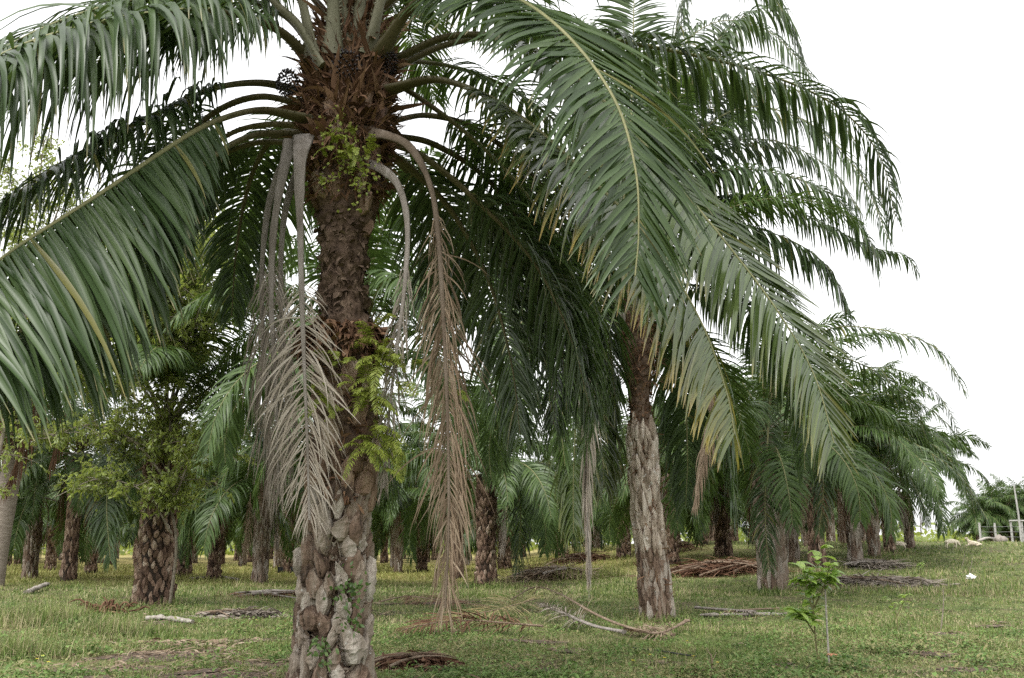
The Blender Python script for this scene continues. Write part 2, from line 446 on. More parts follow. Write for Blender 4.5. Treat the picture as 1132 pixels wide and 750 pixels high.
xs = np.concatenate([np.linspace(-450, -60, 14)[:-1], np.linspace(-60, 60, 241), np.linspace(60, 450, 14)[1:]])
ys = np.concatenate([np.linspace(-40, 5, 20)[:-1], np.linspace(5, 60, 160), np.linspace(60, 150, 60)[1:], np.linspace(150, 480, 12)[1:]])
X, Yg = np.meshgrid(xs, ys)
gm = MB()
V = np.stack([X, Yg, terr(X, Yg)], -1).reshape(-1, 3)
nx, ny = len(xs), len(ys)
i = np.arange(ny - 1)[:, None] * nx; j = np.arange(nx - 1)[None]
gm.add(V, np.stack([i + j, i + j + 1, i + nx + j + 1, i + nx + j], -1).reshape(-1, 4))
tag(gm.build("ground", ground_mat()), kind="structure")

# bare, littered patches of the meadow: (photo pixel, radius in m across, radius in m along)
BARE = [(190, 724, 1.7, .9), (120, 742, 1.2, .5), (300, 735, .9, .6), (250, 748, 1.3, .7), (462, 738, .75, .5), (268, 681, 1.0, .6), (165, 690, .8, .4), (730, 692, .8, .5), (470, 668, 2.0, .8)]
BARE = [(*G(a, b)[:2], c, d) for a, b, c, d in BARE]
for _ in range(34):
    yb = 1 / rng.uniform(1 / 26, 1 / 10.5); BARE.append((rng.uniform(-.55, .55) * yb, yb, rng.uniform(.2, .8), rng.uniform(.15, .5)))
def bare(x, y):
    r = np.ones_like(x)
    for bx, by, a, b in BARE:
        r = np.minimum(r, np.sqrt(((x - bx) / a) ** 2 + ((y - by) / b) ** 2))
    return np.clip(r, 0, 1)

def pnoise(x, y, s, off=0.0):
    return np.array([mnoise.noise((a * s + off, b * s, off)) for a, b in zip(x, y)])

def grass_mat(name, green, dry, trans=.3):
    m, nt, out = newmat(name)
    geo = N(nt, "NewGeometry")
    def nz(sc, det=4):
        n = N(nt, "TexNoise"); n.inputs['Scale'].default_value = sc; n.inputs['Detail'].default_value = det
        nt.links.new(geo.outputs['Position'], n.inputs['Vector']); return n.outputs['Fac']
    f = mathn(nt, 'ADD', mathn(nt, 'MULTIPLY', geo.outputs['Random Per Island'], .5), mathn(nt, 'MULTIPLY', mathn(nt, 'SUBTRACT', nz(.9), .25), 1.1))
    c = ramp(nt, green, f).outputs[0]
    k = mathn(nt, 'ADD', mathn(nt, 'MULTIPLY', mathn(nt, 'FRACT', mathn(nt, 'MULTIPLY', geo.outputs['Random Per Island'], 17.3)), .5), mathn(nt, 'MULTIPLY', nz(.45), .9))
    c = mixc(nt, ramp(nt, [(.72, (0, 0, 0)), (.88, (1, 1, 1))], k).outputs[0], c, dry)
    sp = N(nt, "SeparateXYZ"); nt.links.new(geo.outputs['Position'], sp.inputs[0])
    far = mathn(nt, 'MULTIPLY', mathn(nt, 'SUBTRACT', sp.outputs[1], 38), 1 / 12, True)
    lft = mathn(nt, 'MULTIPLY', mathn(nt, 'SUBTRACT', 16, sp.outputs[0]), 1 / 12, True)
    c = mixc(nt, mathn(nt, 'MULTIPLY', mathn(nt, 'MULTIPLY', far, lft), .7), c, (.36, .36, .11))
    bs = N(nt, "BsdfPrincipled"); nt.links.new(c, bs.inputs['Base Color'])
    bs.inputs['Roughness'].default_value = .6; bs.inputs['Specular IOR Level'].default_value = .3
    tr = N(nt, "BsdfTranslucent"); nt.links.new(c, tr.inputs['Color'])
    mx = N(nt, "MixShader"); mx.inputs[0].default_value = trans
    nt.links.new(bs.outputs[0], mx.inputs[1]); nt.links.new(tr.outputs[0], mx.inputs[2]); nt.links.new(mx.outputs[0], out.inputs[0])
    return m

M_grass = grass_mat("meadow_grass", [(.15, (.042, .08, .018)), (.5, (.125, .185, .042)), (.9, (.29, .34, .105))], (.38, .33, .19))
M_weed = grass_mat("weed_leaf", [(.1, (.06, .115, .025)), (.5, (.125, .21, .05)), (.95, (.23, .34, .1))], (.27, .25, .11))

def scatter(n, y0, y1, spread=.66):
    u = rng.random(n)
    y = 1 / (1 / y0 + u * (1 / y1 - 1 / y0))              # denser near the camera
    x = (rng.random(n) * 2 - 1) * spread * y
    return x, y

gb = MB()
def blades(x, y, h, w, lean=.5, stiff=.6):
    n = len(x)
    az = rng.uniform(0, 2 * np.pi, n)
    l = np.abs(rng.normal(0, lean, n))
    d = np.stack([np.cos(az) * l, np.sin(az) * l, np.ones(n)], 1)
    w0 = np.stack([-np.sin(az + rng.normal(0, .6, n)), np.cos(az), np.zeros(n)], 1)
    b = np.stack([x, y, terr(x, y) - .01], 1)
    ribbons(gb, b, d, w0, h, w, 3, np.abs(rng.normal(stiff, .35, n)), np.zeros(n), 0, 0, None, prof='blade')

for n, a, b, hh in ((120000, 9, 17, .055), (110000, 15, 32, .065), (90000, 30, 90, .11)):
    x, y = scatter(n, a, b)
    big = .5 + .5 * np.sin(x * .8 + np.sin(y * .7) * 2) * np.sin(y * .55 + x * .3)
    k = rng.random(n) < (.05 + .95 * np.clip((bare(x, y) - .58) / .3, 0, 1))
    x, y, big = x[k], y[k], big[k]
    h = hh * (.55 + .9 * big) * np.exp(rng.normal(0, .35, len(x)))
    tall = (y > 50) & (x < 8)
    h = np.where(tall, h * 1.7, h)
    w = np.maximum(.007, .0011 * y) * np.exp(rng.normal(0, .25, len(x)))
    blades(x, y, h, w)
# thick tufts
for px, py, r, n, hh in ((40, 692, 1.3, 5000, .32), (120, 700, .9, 2200, .22), (20, 725, .8, 1500, .25), (640, 640, 1.6, 1800, .45), (1055, 655, 2.0, 1400, .16)):
    g = G(px, py)
    a = rng.normal(0, r * .5, (n, 2))
    x, y = g[0] + a[:, 0], g[1] + a[:, 1] * .8
    blades(x, y, hh * np.exp(rng.normal(0, .3, n)), np.maximum(.008, .0011 * y) * np.ones(n), .45, .8)
for px, py, r, n in ((169, 671, .75, 700), (725, 686, .7, 350), (366, 760, .6, 500), (855, 656, .8, 500), (946, 626, .9, 400), (904, 630, .9, 400), (537, 650, .8, 500), (287, 648, .8, 400), (236, 643, .8, 300), (32, 643, .9, 400), (203, 640, .8, 300), (800, 619, 1, 300), (984, 613, .9, 300), (967, 618, .9, 300)):
    g = G(px, py); th = rng.uniform(0, 6.28, n); q = r * rng.uniform(.45, 1.3, n)
    x, y = g[0] + q * np.cos(th), g[1] + q * np.sin(th)
    blades(x, y, .17 * np.exp(rng.normal(0, .45, n)), np.maximum(.009, .0011 * y) * np.ones(n), .6, .8)
tag(gb.build("grass", M_grass, smooth=True), kind="stuff")

# low leafy weeds
wb = MB()
x, y = scatter(42000, 9, 28)
pn = .5 + .5 * np.sin(x * 1.1 + 2 * np.sin(y * .5 + 1)) * np.sin(y * .9 - x * .4 + 2)
k = (rng.random(len(x)) < pn ** 1.3) & (bare(x, y) > .9)
x, y = x[k], y[k]
lv = 5
xx = np.repeat(x, lv) ; yy = np.repeat(y, lv)
n = len(xx)
az = rng.uniform(0, 2 * np.pi, n); el = rng.uniform(.1, .9, n)
r0 = rng.uniform(0, .04, n); hz = rng.uniform(.01, .09, n)
b = np.stack([xx + np.cos(az) * r0, yy + np.sin(az) * r0, terr(xx, yy) + hz], 1)
d = np.stack([np.cos(az) * np.cos(el), np.sin(az) * np.cos(el), np.sin(el)], 1)
ribbons(wb, b, d, np.stack([-np.sin(az), np.cos(az), np.zeros(n)], 1), rng.uniform(.03, .07, n), rng.uniform(.018, .04, n), 3, rng.uniform(.2, 1.2, n), rng.normal(0, .3, n), 0, 0, None, prof='round')
for _ in range(150):
    yc = 1 / rng.uniform(1 / 30, 1 / 10); xc = rng.uniform(-.6, .6) * yc
    if bare(np.array([xc]), np.array([yc]))[0] < .8: continue
    m_ = int(rng.integers(30, 140)); rc = rng.uniform(.1, .45)
    xx = xc + rng.normal(0, rc, m_); yy_ = yc + rng.normal(0, rc, m_)
    az = rng.uniform(0, 2 * np.pi, m_); el = rng.uniform(-.1, .9, m_); hz = rng.uniform(.03, .26, m_) * np.exp(-((xx - xc) ** 2 + (yy_ - yc) ** 2) / (2 * rc * rc))
    ribbons(wb, np.stack([xx, yy_, terr(xx, yy_) + hz], 1), np.stack([np.cos(az) * np.cos(el), np.sin(az) * np.cos(el), np.sin(el)], 1), np.stack([-np.sin(az), np.cos(az), np.zeros(m_)], 1), rng.uniform(.05, .13, m_), rng.uniform(.025, .055, m_), 3, rng.uniform(.2, 1.4, m_), rng.normal(0, .3, m_), 0, 0, None, prof='round')
tag(wb.build("weeds", M_weed), kind="stuff")

M_soil = rough_mat("bare_soil", [(0, (.035, .025, .018)), (.5, (.085, .062, .045)), (1, (.17, .13, .095))], 5, bump=1.0, bscale=18, isl=0)
sb = MB(); srg = np.random.default_rng(5)
for k_, (bx, by, a, b) in enumerate(BARE):
    th = np.linspace(0, 2 * np.pi, 28, endpoint=False)
    ph = srg.uniform(0, 6.28, 4)
    rr_ = .72 * (1 + .22 * np.sin(2 * th + ph[0]) + .18 * np.sin(3 * th + ph[1]) + .14 * np.sin(5 * th + ph[2]) + .1 * np.sin(9 * th + ph[3]))
    rings = []
    for q_ in (.999, .75, .5, .25):
        X_, Y_ = bx + a * rr_ * q_ * np.cos(th), by + b * rr_ * q_ * np.sin(th)
        rings.append(np.stack([X_, Y_, terr(X_, Y_) + .006 + .018 * (1 - q_) + .0007 * k_], 1))
    V = np.vstack(rings + [np.array([[bx, by, float(terr(bx, by)) + .022 + .0007 * k_]])])
    F = [(i * 28 + j, i * 28 + (j + 1) % 28, (i + 1) * 28 + (j + 1) % 28, (i + 1) * 28 + j) for i in range(3) for j in range(28)]
    n0 = sb.n; sb.add(V, F)
    sb.Q.append((np.array([(84 + j, 84 + (j + 1) % 28, 112) for j in range(28)]) + n0, 0))
tag(sb.build("bare_soil", M_soil), kind="structure")

# dry leaf litter and broken bits
lb = MB()
x, y = scatter(9000, 9, 40)
k = rng.random(len(x)) < .22 + .78 * (bare(x, y) < .95)
x, y = x[k], y[k]
ex = [rng.normal(0, .42, (int(30 + 240 * a * b), 2)) * (a, b) + (bx, by) for bx, by, a, b in BARE]
ex = np.vstack(ex); x = np.concatenate([x, ex[:, 0]]); y = np.concatenate([y, ex[:, 1]])
n = len(x); az = rng.uniform(0, 2 * np.pi, n)
b = np.stack([x, y, terr(x, y) + rng.uniform(.01, .05, n)], 1)
d = np.stack([np.cos(az), np.sin(az), rng.normal(0, .2, n)], 1)
ribbons(lb, b, d, np.stack([-np.sin(az), np.cos(az), rng.normal(0, .4, n)], 1), rng.uniform(.05, .28, n), rng.uniform(.008, .03, n), 3, rng.uniform(0, .5, n), rng.normal(0, .8, n), 0, 0, None)
tag(lb.build("leaf_litter", M_dead_tan), kind="stuff")

# ------------------------------------------------------------------ palm parts
def noise3(V, s, off):
    return np.array([mnoise.fractal((v[0] * s + off, v[1] * s, v[2] * s - off), 1.0, 2.0, 4) for v in V])

def axis_curve(pts, M): return catmull(pts, M)[0]

def trunk_core(mb, C, R, n=28, amp=.03, sc=3.0, off=0.0, mat=0):
    M = len(C)
    th = np.arange(n) * 2 * np.pi / n
    V = np.zeros((M, n, 3))
    for i in range(M):
        V[i, :, 0] = C[i, 0] + R[i] * np.cos(th); V[i, :, 1] = C[i, 1] + R[i] * np.sin(th); V[i, :, 2] = C[i, 2]
    F = V.reshape(-1, 3)
    nz = noise3(F, sc, off).reshape(M, n)
    D = np.stack([np.cos(th), np.sin(th), 0 * th], 1)
    V = V + D[None] * (nz * amp)[..., None]
    i = np.arange(M - 1)[:, None] * n; j = np.arange(n)[None]; k = (j + 1) % n
    mb.add(V.reshape(-1, 3), np.stack([i + j, i + k, i + n + k, i + n + j], -1).reshape(-1, 4), mat)
    mb.add(np.vstack([V[-1], C[-1:] + [0, 0, .02]]), np.stack([np.arange(n), (np.arange(n) + 1) % n, np.full(n, n)], 1), mat)

def boots(mb, C, R, z0, z1, per_turn=8, dz=.13, w=.2, h=.45, thick=.07, tilt=.1, mat=0, gu=5, gv=7, keep=1.0, shape='loz', seed=1, jit=.12):
    """leaf bases in a staggered spiral over the stem between z0 and z1"""
    rg = np.random.default_rng(seed)
    zs = C[:, 2]
    k = 0; z = z0
    while z < z1:
        for a in range(per_turn):
            if rg.random() > keep: continue
            zz = z + dz * a / per_turn + rg.normal(0, dz * jit)
            if zz > z1: continue
            th = 2 * np.pi * (a + .5 * (k % 2)) / per_turn + rg.normal(0, .06) + k * .05
            r = np.interp(zz, zs, R)
            ww = w * math.exp(rg.normal(0, .2)); hh = h * math.exp(rg.normal(0, .2)); tk = thick * math.exp(rg.normal(0, .25))
            u = np.linspace(-1, 1, gu); v = np.linspace(0, 1, gv)
            Uu, Vv = np.meshgrid(u, v)
            if shape == 'loz': wv = np.minimum(1, 1.5 * np.sin(np.pi * np.clip(.10 + Vv * .84, 0, 1)) ** 1.1) * (1 + rg.normal(0, .035, Vv.shape[0])[:, None])
            elif shape == 'dia': wv = np.clip(1.08 - np.abs(2 * Vv - .95) ** 1.4, .05, 1) * (1 + rg.normal(0, .05, Vv.shape[0])[:, None])
            elif shape == 'strip': wv = .75 + .25 * np.sin(np.pi * Vv) - .35 * Vv ** 4
            else: wv = np.sqrt(np.clip(1 - (Vv * 1.9 - .95) ** 2, .06, 1))
            out = tk * (np.sin(np.pi * np.clip(Vv * .8 + .14, 0, 1)) ** .5) * (1 - .55 * np.abs(Uu) ** 3)
            out = out + tilt * Vv * hh + rg.normal(0, .07 * tk, Uu.shape) + rg.normal(0, .12 * tk, (1, gu)) + Uu * rg.normal(0, .25) * tk
            edge = (np.abs(Uu) > .99) | (Vv < .01) 
            out = np.where(edge, out - tk * 1.0, out)
            out = np.where(Vv > .99, out - tk * .55, out)
            tang = th + (Uu * wv * ww * .5 + rg.normal(0, .008) * np.sin(Vv * 4)) / max(r, .05) + rg.normal(0, .09) * (Vv - .5) * 1.2
            zp = zz + (Vv - .5) * hh
            rr_ = np.interp(zp, zs, R) + out + .005
            cx = np.interp(zp, zs, C[:, 0]); cy = np.interp(zp, zs, C[:, 1])
            Vt = np.stack([cx + rr_ * np.cos(tang), cy + rr_ * np.sin(tang), zp], -1).reshape(-1, 3)
            i = np.arange(gv - 1)[:, None] * gu; j = np.arange(gu - 1)[None]
            mb.add(Vt, np.stack([i + j, i + j + 1, i + gu + j + 1, i + gu + j], -1).reshape(-1, 4), mat,
                   np.stack([Vv, Uu], -1).reshape(-1, 2))
        z += dz; k += 1

def fibres(mb, C, R, z0, z1, n, L=(.15, .45), wd=(.008, .03), up=.6, out=.6, droop=.8, mat=0, seed=3, seg=4):
    rg = np.random.default_rng(seed)
    zz = rg.uniform(z0, z1, n); th = rg.uniform(0, 2 * np.pi, n)
    r = np.interp(zz, C[:, 2], R); cx = np.interp(zz, C[:, 2], C[:, 0]); cy = np.interp(zz, C[:, 2], C[:, 1])
    rd = np.stack([np.cos(th), np.sin(th), 0 * th], 1); tg = np.stack([-np.sin(th), np.cos(th), 0 * th], 1)
    b = np.stack([cx, cy, zz], 1) + rd * (r - .01)[:, None]
    d = rd * np.abs(rg.normal(out, .35, n))[:, None] + tg * rg.normal(0, .45, n)[:, None] + np.array([0, 0, 1.]) * rg.normal(up, .4, n)[:, None]
    ribbons(mb, b, d, tg + rd * rg.normal(0, .4, n)[:, None], rg.uniform(*L, n), rg.uniform(*wd, n), seg, np.abs(rg.normal(droop, .5, n)), rg.normal(0, 1.0, n), 0, mat, None, prof='leaf')

# generic frond pool -----------------------------------------------------------
def frond_ctrl(e0, bend, L, side=0.0, n=9, pw=1.35):
    s = np.linspace(0, 1, n); e = np.radians(e0 - bend * s ** pw); az = side * s ** 2
    d = np.stack([np.cos(e) * np.cos(az), np.cos(e) * np.sin(az), np.sin(e)], 1)
    p = np.zeros((n, 3)); p[1:] = np.cumsum((d[1:] + d[:-1]) * .5 * L / (n - 1), axis=0)
    return p
ELEV = [(80, 55), (66, 85), (52, 105), (38, 110), (22, 105), (6, 90), (-12, 68), (-32, 48)]
def pool(nl, seg, fold, ll, lw, rad_n, M, L0, seed, variants=2, leafm=None):
    rg = np.random.default_rng(seed)
    out = []
    for e0, bend in ELEV:
        row = []
        for v in range(variants):
            a = MB()
            frond(a, a, frond_ctrl(e0 + rg.normal(0, 4), bend + rg.normal(0, 10), L0 * rg.uniform(.92, 1.08), rg.normal(0, .25)), nl, ll, lw, .19, seg, fold,
                  1.25 if e0 > 0 else .9, rg.normal(0, .35), 76, 36, .3, (.055, .006), 0, 1, rad_n=rad_n, M=M, rg=rg)
            row.append(a.mesh("frond", [leafm or M_leaf_mid, M_rachis]))
        out.append(row)
    return out
POOL_A = pool(125, 5, .35, 1.1, .058, 6, 32, 5.6, 11, 3)          # near
POOL_B = pool(85, 4, 0, 1.1, .08, 4, 18, 5.4, 12, 2)           # middle distance

def crown_mesh(seed):
    rg = np.random.default_rng(seed)
    a = MB()
    nF = 26
    for k in range(nF):
        q = k / (nF - 1)
        e0 = 82 - 92 * q ** .9 + rg.normal(0, 5); bend = (60 + 55 * math.sin(math.pi * min(1, q * 1.15)))
        p = frond_ctrl(e0, bend, rg.uniform(4.6, 5.4), rg.normal(0, .3))
        az = k * 2.39996 + rg.normal(0, .15)
        ca, sa = math.cos(az), math.sin(az)
        p = np.stack([p[:, 0] * ca - p[:, 1] * sa, p[:, 0] * sa + p[:, 1] * ca, p[:, 2] + .5 * (1 - q)], 1)
        frond(a, a, p, 50, 1.1, .115, .18, 3, 0, 1.2, rg.normal(0, .3), 76, 36, .3, (.06, .012), 0, 1, rad_n=4, M=12, rg=rg)
    return a.mesh("crown", [M_leaf_mid, M_rachis])

def trunk_variant(style, H=4.5, seed=0, rad=.3):
    C = axis_curve([(0, 0, -.15), (0, 0, H * .5), (0, 0, H)], 26)
    z = np.linspace(0, 1, 26)
    R = rad * (1 + .25 * np.exp(-z / .08) + .08 * np.sin(z * 9 + seed))
    a = MB()
    trunk_core(a, C, R, 16, .03, 3, seed * 3.1, 0)
    if style == 'loz':
        boots(a, C, R, .1, H, 11, .2, .19, .36, .06, .14, 1, 3, 5, seed=seed, shape='dia')
    elif style == 'strip':
        boots(a, C, R, .1, H * .7, 10, .24, .17, .5, .06, .1, 1, 3, 4, seed=seed, shape='strip')
    if style != 'bare': fibres(a, C, R, H * .8, H, 110, seed=seed, mat=2)
    mats = {'loz': [M_gap_shade, M_boot_dk, M_fibre], 'strip': [M_bark, M_boot, M_fibre], 'bare': [M_grey_trunk, M_grey_trunk, M_fibre], 'pale': [M_bark, M_boot_pale, M_fibre]}[style]
    return a.mesh("trunk", mats)
TR = {'loz': trunk_variant('loz', seed=1), 'loz2': trunk_variant('loz', seed=2, rad=.27), 'strip': trunk_variant('strip', seed=3), 'strip2': trunk_variant('strip', seed=4, rad=.26), 'bare': trunk_variant('bare', seed=5, rad=.28)}

def add_fronds(root, top, n, pl, seed, qlo=0.0, qhi=1.0, skip=None, name="frond", rad=.22, sc=1.0):
    rg = np.random.default_rng(seed)
    az0 = rg.uniform(0, 6.28)
    for k in range(n):
        q = qlo + (qhi - qlo) * k / (n - 1)
        ei = int(np.clip(round(q * (len(ELEV) - 1) + rg.normal(0, .35)), 0, len(ELEV) - 1))
        az = (az0 + k * 2.39996 + rg.normal(0, .12)) % (2 * math.pi)
        if skip and skip(az, q): continue
        me = pl[ei][rg.integers(len(pl[ei]))]
        r = rad * (.3 + .7 * q)
        s = sc * rg.uniform(.9, 1.08)
        inst(name, me, root, (top[0] + r * math.cos(az), top[1] + r * math.sin(az), top[2] + .55 * (1 - q)), (0, rg.normal(0, .05), az), (s, s, s))

GROUP_PALM = "oil palms of the plantation"
def mid_palm(g, H, label, style='loz', seed=0, n=26, pl=None, fat=1.0, lean=(0, 0), qhi=.74, sc=1.0, dead=2):
    root = empty("oil_palm", g, label, "palm tree", GROUP_PALM)
    inst("trunk", TR[style], root, (0, 0, 0), (lean[1], lean[0], seed * 1.3), (fat, fat, H / 4.5))
    top = (H * math.sin(lean[0]), -H * math.sin(lean[1]), H - .1)
    add_fronds(root, top, n, pl or POOL_B, 100 + seed, qhi=min(1, qhi + (.1 if seed % 2 else 0) * (qhi > .7)), sc=sc)
    rg = np.random.default_rng(seed + 900)
    for k in range(dead):
        az = rg.uniform(0, 6.28)
        inst("dead_frond", DEADM[rg.integers(len(DEADM))], root, (top[0] + .2 * math.cos(az), top[1] + .2 * math.sin(az), top[2] - .1), (0, 0, az), (1, 1, min(1, H / 4.3)))
    return root

def dead_hang(L, seed, mats):
    rg = np.random.default_rng(seed)
    a = MB()
    p = [(0, 0, 0), (.25, 0, .08), (.45, rg.normal(0, .05), -.15), (.55, rg.normal(0, .1), -.8), (.5, rg.normal(0, .1), -L * .6), (.45, rg.normal(0, .15), -L)]
    frond(a, a, p, 50, .75, .03, .3, 4, 0, 2.2, rg.normal(0, .8), 40, 20, .5, (.05, .008), 0, 1, keep=.75, rad_n=5, M=20, rg=rg)
    return a.mesh("dead_frond", mats)
DEADM = [dead_hang(3.2, 1, [M_dead_tan, M_rach_tan]), dead_hang(2.8, 2, [M_dead_grey, M_rach_grey]), dead_hang(3.3, 3, [M_dead_red, M_rach_tan])]

# ------------------------------------------------------------------ the big palm of the foreground
DM = 10.5
def px_axis(lst, Y): return [P(a, b, Y) for a, b in lst]
def custom(root, pts, name="frond", mats=None, label=None, off=None, **kw):
    c = np.array([P(*p) for p in pts]) - np.array(root.location)
    a, b = MB(), MB()
    frond(a, b, c, **kw)
    mats = mats or (M_leaf, M_rachis)
    f = a.build(name, mats[0], root)
    b.build("rachis", mats[1], f)
    if label: f['label'] = label
    return f

gmain = P(364, 768, DM); gmain[2] = float(terr(gmain[0], gmain[1]))
main = empty("oil_palm", gmain, "tall foreground oil palm, shaggy brown trunk with grey dead fronds hanging from its crown", "palm tree", GROUP_PALM)
ml = np.array(main.location)
prof = [(775, 362, 56), (740, 366, 45), (690, 369, 42), (640, 371, 40), (580, 374, 38), (520, 377, 37), (460, 381, 36), (405, 382, 34), (388, 381, 43), (366, 381, 40), (348, 380, 30), (300, 380, 29), (262, 380, 29), (240, 381, 33), (200, 383, 39), (160, 384, 43), (120, 386, 46), (80, 387, 44), (40, 388, 30), (0, 389, 16)]
ax = np.array([P(p[1], p[0], DM) for p in prof]) - ml
rad = np.array([p[2] * DM / FPX for p in prof])
zz = np.linspace(ax[0, 2], ax[-1, 2], 240)
Cm = np.stack([np.interp(zz, ax[:, 2], ax[:, 0]), np.interp(zz, ax[:, 2], ax[:, 1]), zz], 1)
Rm = np.interp(zz, ax[:, 2], rad)
def zpx(py): return P(380, py, DM)[2] - ml[2]
core = MB(); trunk_core(core, Cm, Rm - .045 - .115 * sstep(zpx(480), zpx(600), Cm[:, 2]), 84, .085, 6.5, 2.2)
tmain = core.build("trunk", M_bark, main)
b = MB(); boots(b, Cm, Rm - .125, .02, zpx(545), 13, .175, .155, .35, .075, .15, 0, 7, 11, seed=5, jit=.28, keep=.95, shape='dia')
fibres(b, Cm, Rm - .1, .05, zpx(555), 1100, (.05, .2), (.006, .03), .8, .3, .4, seed=21)
b.build("leaf_bases", M_boot, tmain, smooth=False)
b = MB(); boots(b, Cm, Rm - .08, zpx(548), zpx(405), 10, .22, .15, .45, .06, .12, 0, 6, 9, keep=.6, seed=6)
boots(b, Cm, Rm - .06, zpx(250), zpx(90), 9, .24, .17, .36, .08, .18, 0, 5, 7, keep=.6, seed=8)
b.build("leaf_bases", M_boot_dk, tmain, smooth=False)
b = MB()
fibres(b, Cm, Rm, zpx(225), zpx(110), 1500, (.08, .3), (.006, .04), -.1, .5, .9, seed=4)
fibres(b, Cm, Rm, zpx(175), zpx(20), 2000, (.12, .45), (.008, .05), .9, .35, .5, seed=5)
fibres(b, Cm, Rm + .03, zpx(200), zpx(60), 150, (.15, .36), (.06, .13), .5, .45, .7, seed=25)
fibres(b, Cm, Rm + .02, zpx(150), zpx(30), 90, (.3, .6), (.05, .1), 1.0, .35, .3, seed=26)
fibres(b, Cm, Rm, zpx(398), zpx(360), 700, (.08, .3), (.02, .08), -.3, .8, .9, seed=6)
fibres(b, Cm, Rm - .04, zpx(560), zpx(400), 500, (.05, .2), (.01, .05), .1, .4, .7, seed=9)
b.build("fibre", M_fibre, tmain)

b = MB(); fibres(b, Cm, Rm - .03, zpx(365), zpx(235), 380, (.04, .12), (.03, .10), -.5, .12, .3, seed=7)
fibres(b, Cm, Rm - .03, zpx(365), zpx(235), 500, (.03, .15), (.004, .02), .1, .25, .6, seed=8); b.build('bark_flakes', M_bark, tmain)
# fruit bunches
def fruit_bunch(root, p, r, seed):
    rg = np.random.default_rng(seed)
    a = MB()
    n = 150
    k = np.arange(n) + .5
    ph = np.arccos(1 - 2 * k / n); th = np.pi * (1 + 5 ** .5) * k
    D = np.stack([np.cos(th) * np.sin(ph), np.sin(th) * np.sin(ph), np.cos(ph) * 1.25], 1)
    oct_ = np.array([(1, 0, 0), (0, 1, 0), (-1, 0, 0), (0, -1, 0), (0, 0, 1.5), (0, 0, -1)], float)
    fc = np.array([(0, 1, 4), (1, 2, 4), (2, 3, 4), (3, 0, 4), (1, 0, 5), (2, 1, 5), (3, 2, 5), (0, 3, 5)])
    for d in D:
        q = Vector(d).to_track_quat('Z', 'Y').to_matrix()
        V = (np.array(q) @ (oct_ * r * .13 * rg.uniform(.8, 1.2)).T).T + d * r * rg.uniform(.86, 1.05)
        a.add(V, fc)
    ribbons(a, D * r, D, np.roll(D, 1, 1), np.full(n, r * .35), np.full(n, .012), 1, np.zeros(n), np.zeros(n), 0, 0, None, prof='blade')
    return a.build("fruit_bunch", M_fruit, root, loc=p)
for (px, py, Y, r), sd in zip([(383, 76, 10.12, .17), (318, 92, 10.3, .12), (428, 70, 10.3, .12)], (1, 2, 3)):
    fruit_bunch(main, tuple(P(px, py, Y) - ml), r, sd)

HK = dict(nl=150, seg=7, fold=.4, spines=True, rad_n=8, M=60)
# fronds seen in the photograph, as sight-line points (pixel, depth)
custom(main, [(345, 70, 10.3), (305, 32, 9.9), (235, 12, 9.2), (135, 20, 8.4), (20, 52, 7.7), (-70, 110, 7.2), (-130, 190, 6.9)], ll=1.75, lw=.07, droop=2.3, pet=.16, a1=58, lift=.2, **HK)
custom(main, [(350, 60, 10.9), (310, 15, 10.9), (240, -5, 10.4), (150, 0, 9.8), (50, 30, 9.2), (-60, 90, 8.7)], ll=1.75, lw=.068, droop=2.3, pet=.16, a1=58, lift=.2, **HK)
custom(main, [(340, 132, 10.1), (292, 122, 9.8), (250, 130, 9.3), (205, 152, 8.8), (110, 215, 8.0), (0, 287, 7.3), (-80, 360, 6.9), (-140, 450, 6.7)], ll=1.75, lw=.07, droop=(.6, 1.4), pet=.24, lbase=.22, lrise=1.25, a0=66, a1=66, lift=.08, dvar=.2, anoise=4, sdirs=([(.15, -.45, -.8), (.2, -.45, -.8), (.2, -.4, -.85)], [(0, .8, .4), (0, .8, .4)]), **HK)
custom(main, [(335, 102, 10.7), (290, 92, 10.5), (240, 97, 10.2), (190, 118, 9.8), (120, 152, 9.2), (50, 192, 8.6), (-60, 270, 8.0)], ll=1.1, lw=.06, droop=1.8, a1=60, lift=.2, pet=.22, **HK)
custom(main, [(340, 118, 10.9), (290, 107, 11.0), (245, 120, 11.1), (205, 152, 11.2), (150, 215, 11.2), (90, 300, 11.2), (50, 390, 11.2)], ll=1.0, droop=1.7, pet=.25, mats=(M_leaf, M_petiole), **HK)
custom(main, [(338, 150, 10.4), (280, 150, 10.0), (225, 182, 9.5), (140, 268, 8.7), (40, 350, 8.0), (-60, 440, 7.7)], ll=1.4, lw=.066, lbase=.2, lrise=1.2, a0=66, a1=66, lift=.12, droop=(.8, 1.5), pet=.3, dvar=.2, sdirs=([(.1, -.3, -.8), (.2, -.3, -.85)], [(0, .8, .2), (0, .8, .2)]), **HK)
custom(main, [(340, 160, 10.9), (285, 158, 11.2), (240, 175, 11.5), (208, 207, 11.8), (190, 250, 12.0), (182, 290, 12.1)], ll=.6, droop=1.7, pet=.33, mats=(M_leaf, M_petiole), **HK)
custom(main, [(345, 145, 11.2), (305, 150, 11.9), (278, 195, 12.5), (262, 270, 12.8), (256, 350, 12.9)], ll=.85, droop=1.4, pet=.2, mats=(M_leaf, M_petiole), **HK)
custom(main, [(340, 140, 10.6), (295, 138, 10.7), (255, 148, 10.8), (220, 178, 10.9), (185, 245, 10.9)], ll=.8, droop=1.7, pet=.5, mats=(M_leaf, M_petiole), **HK)
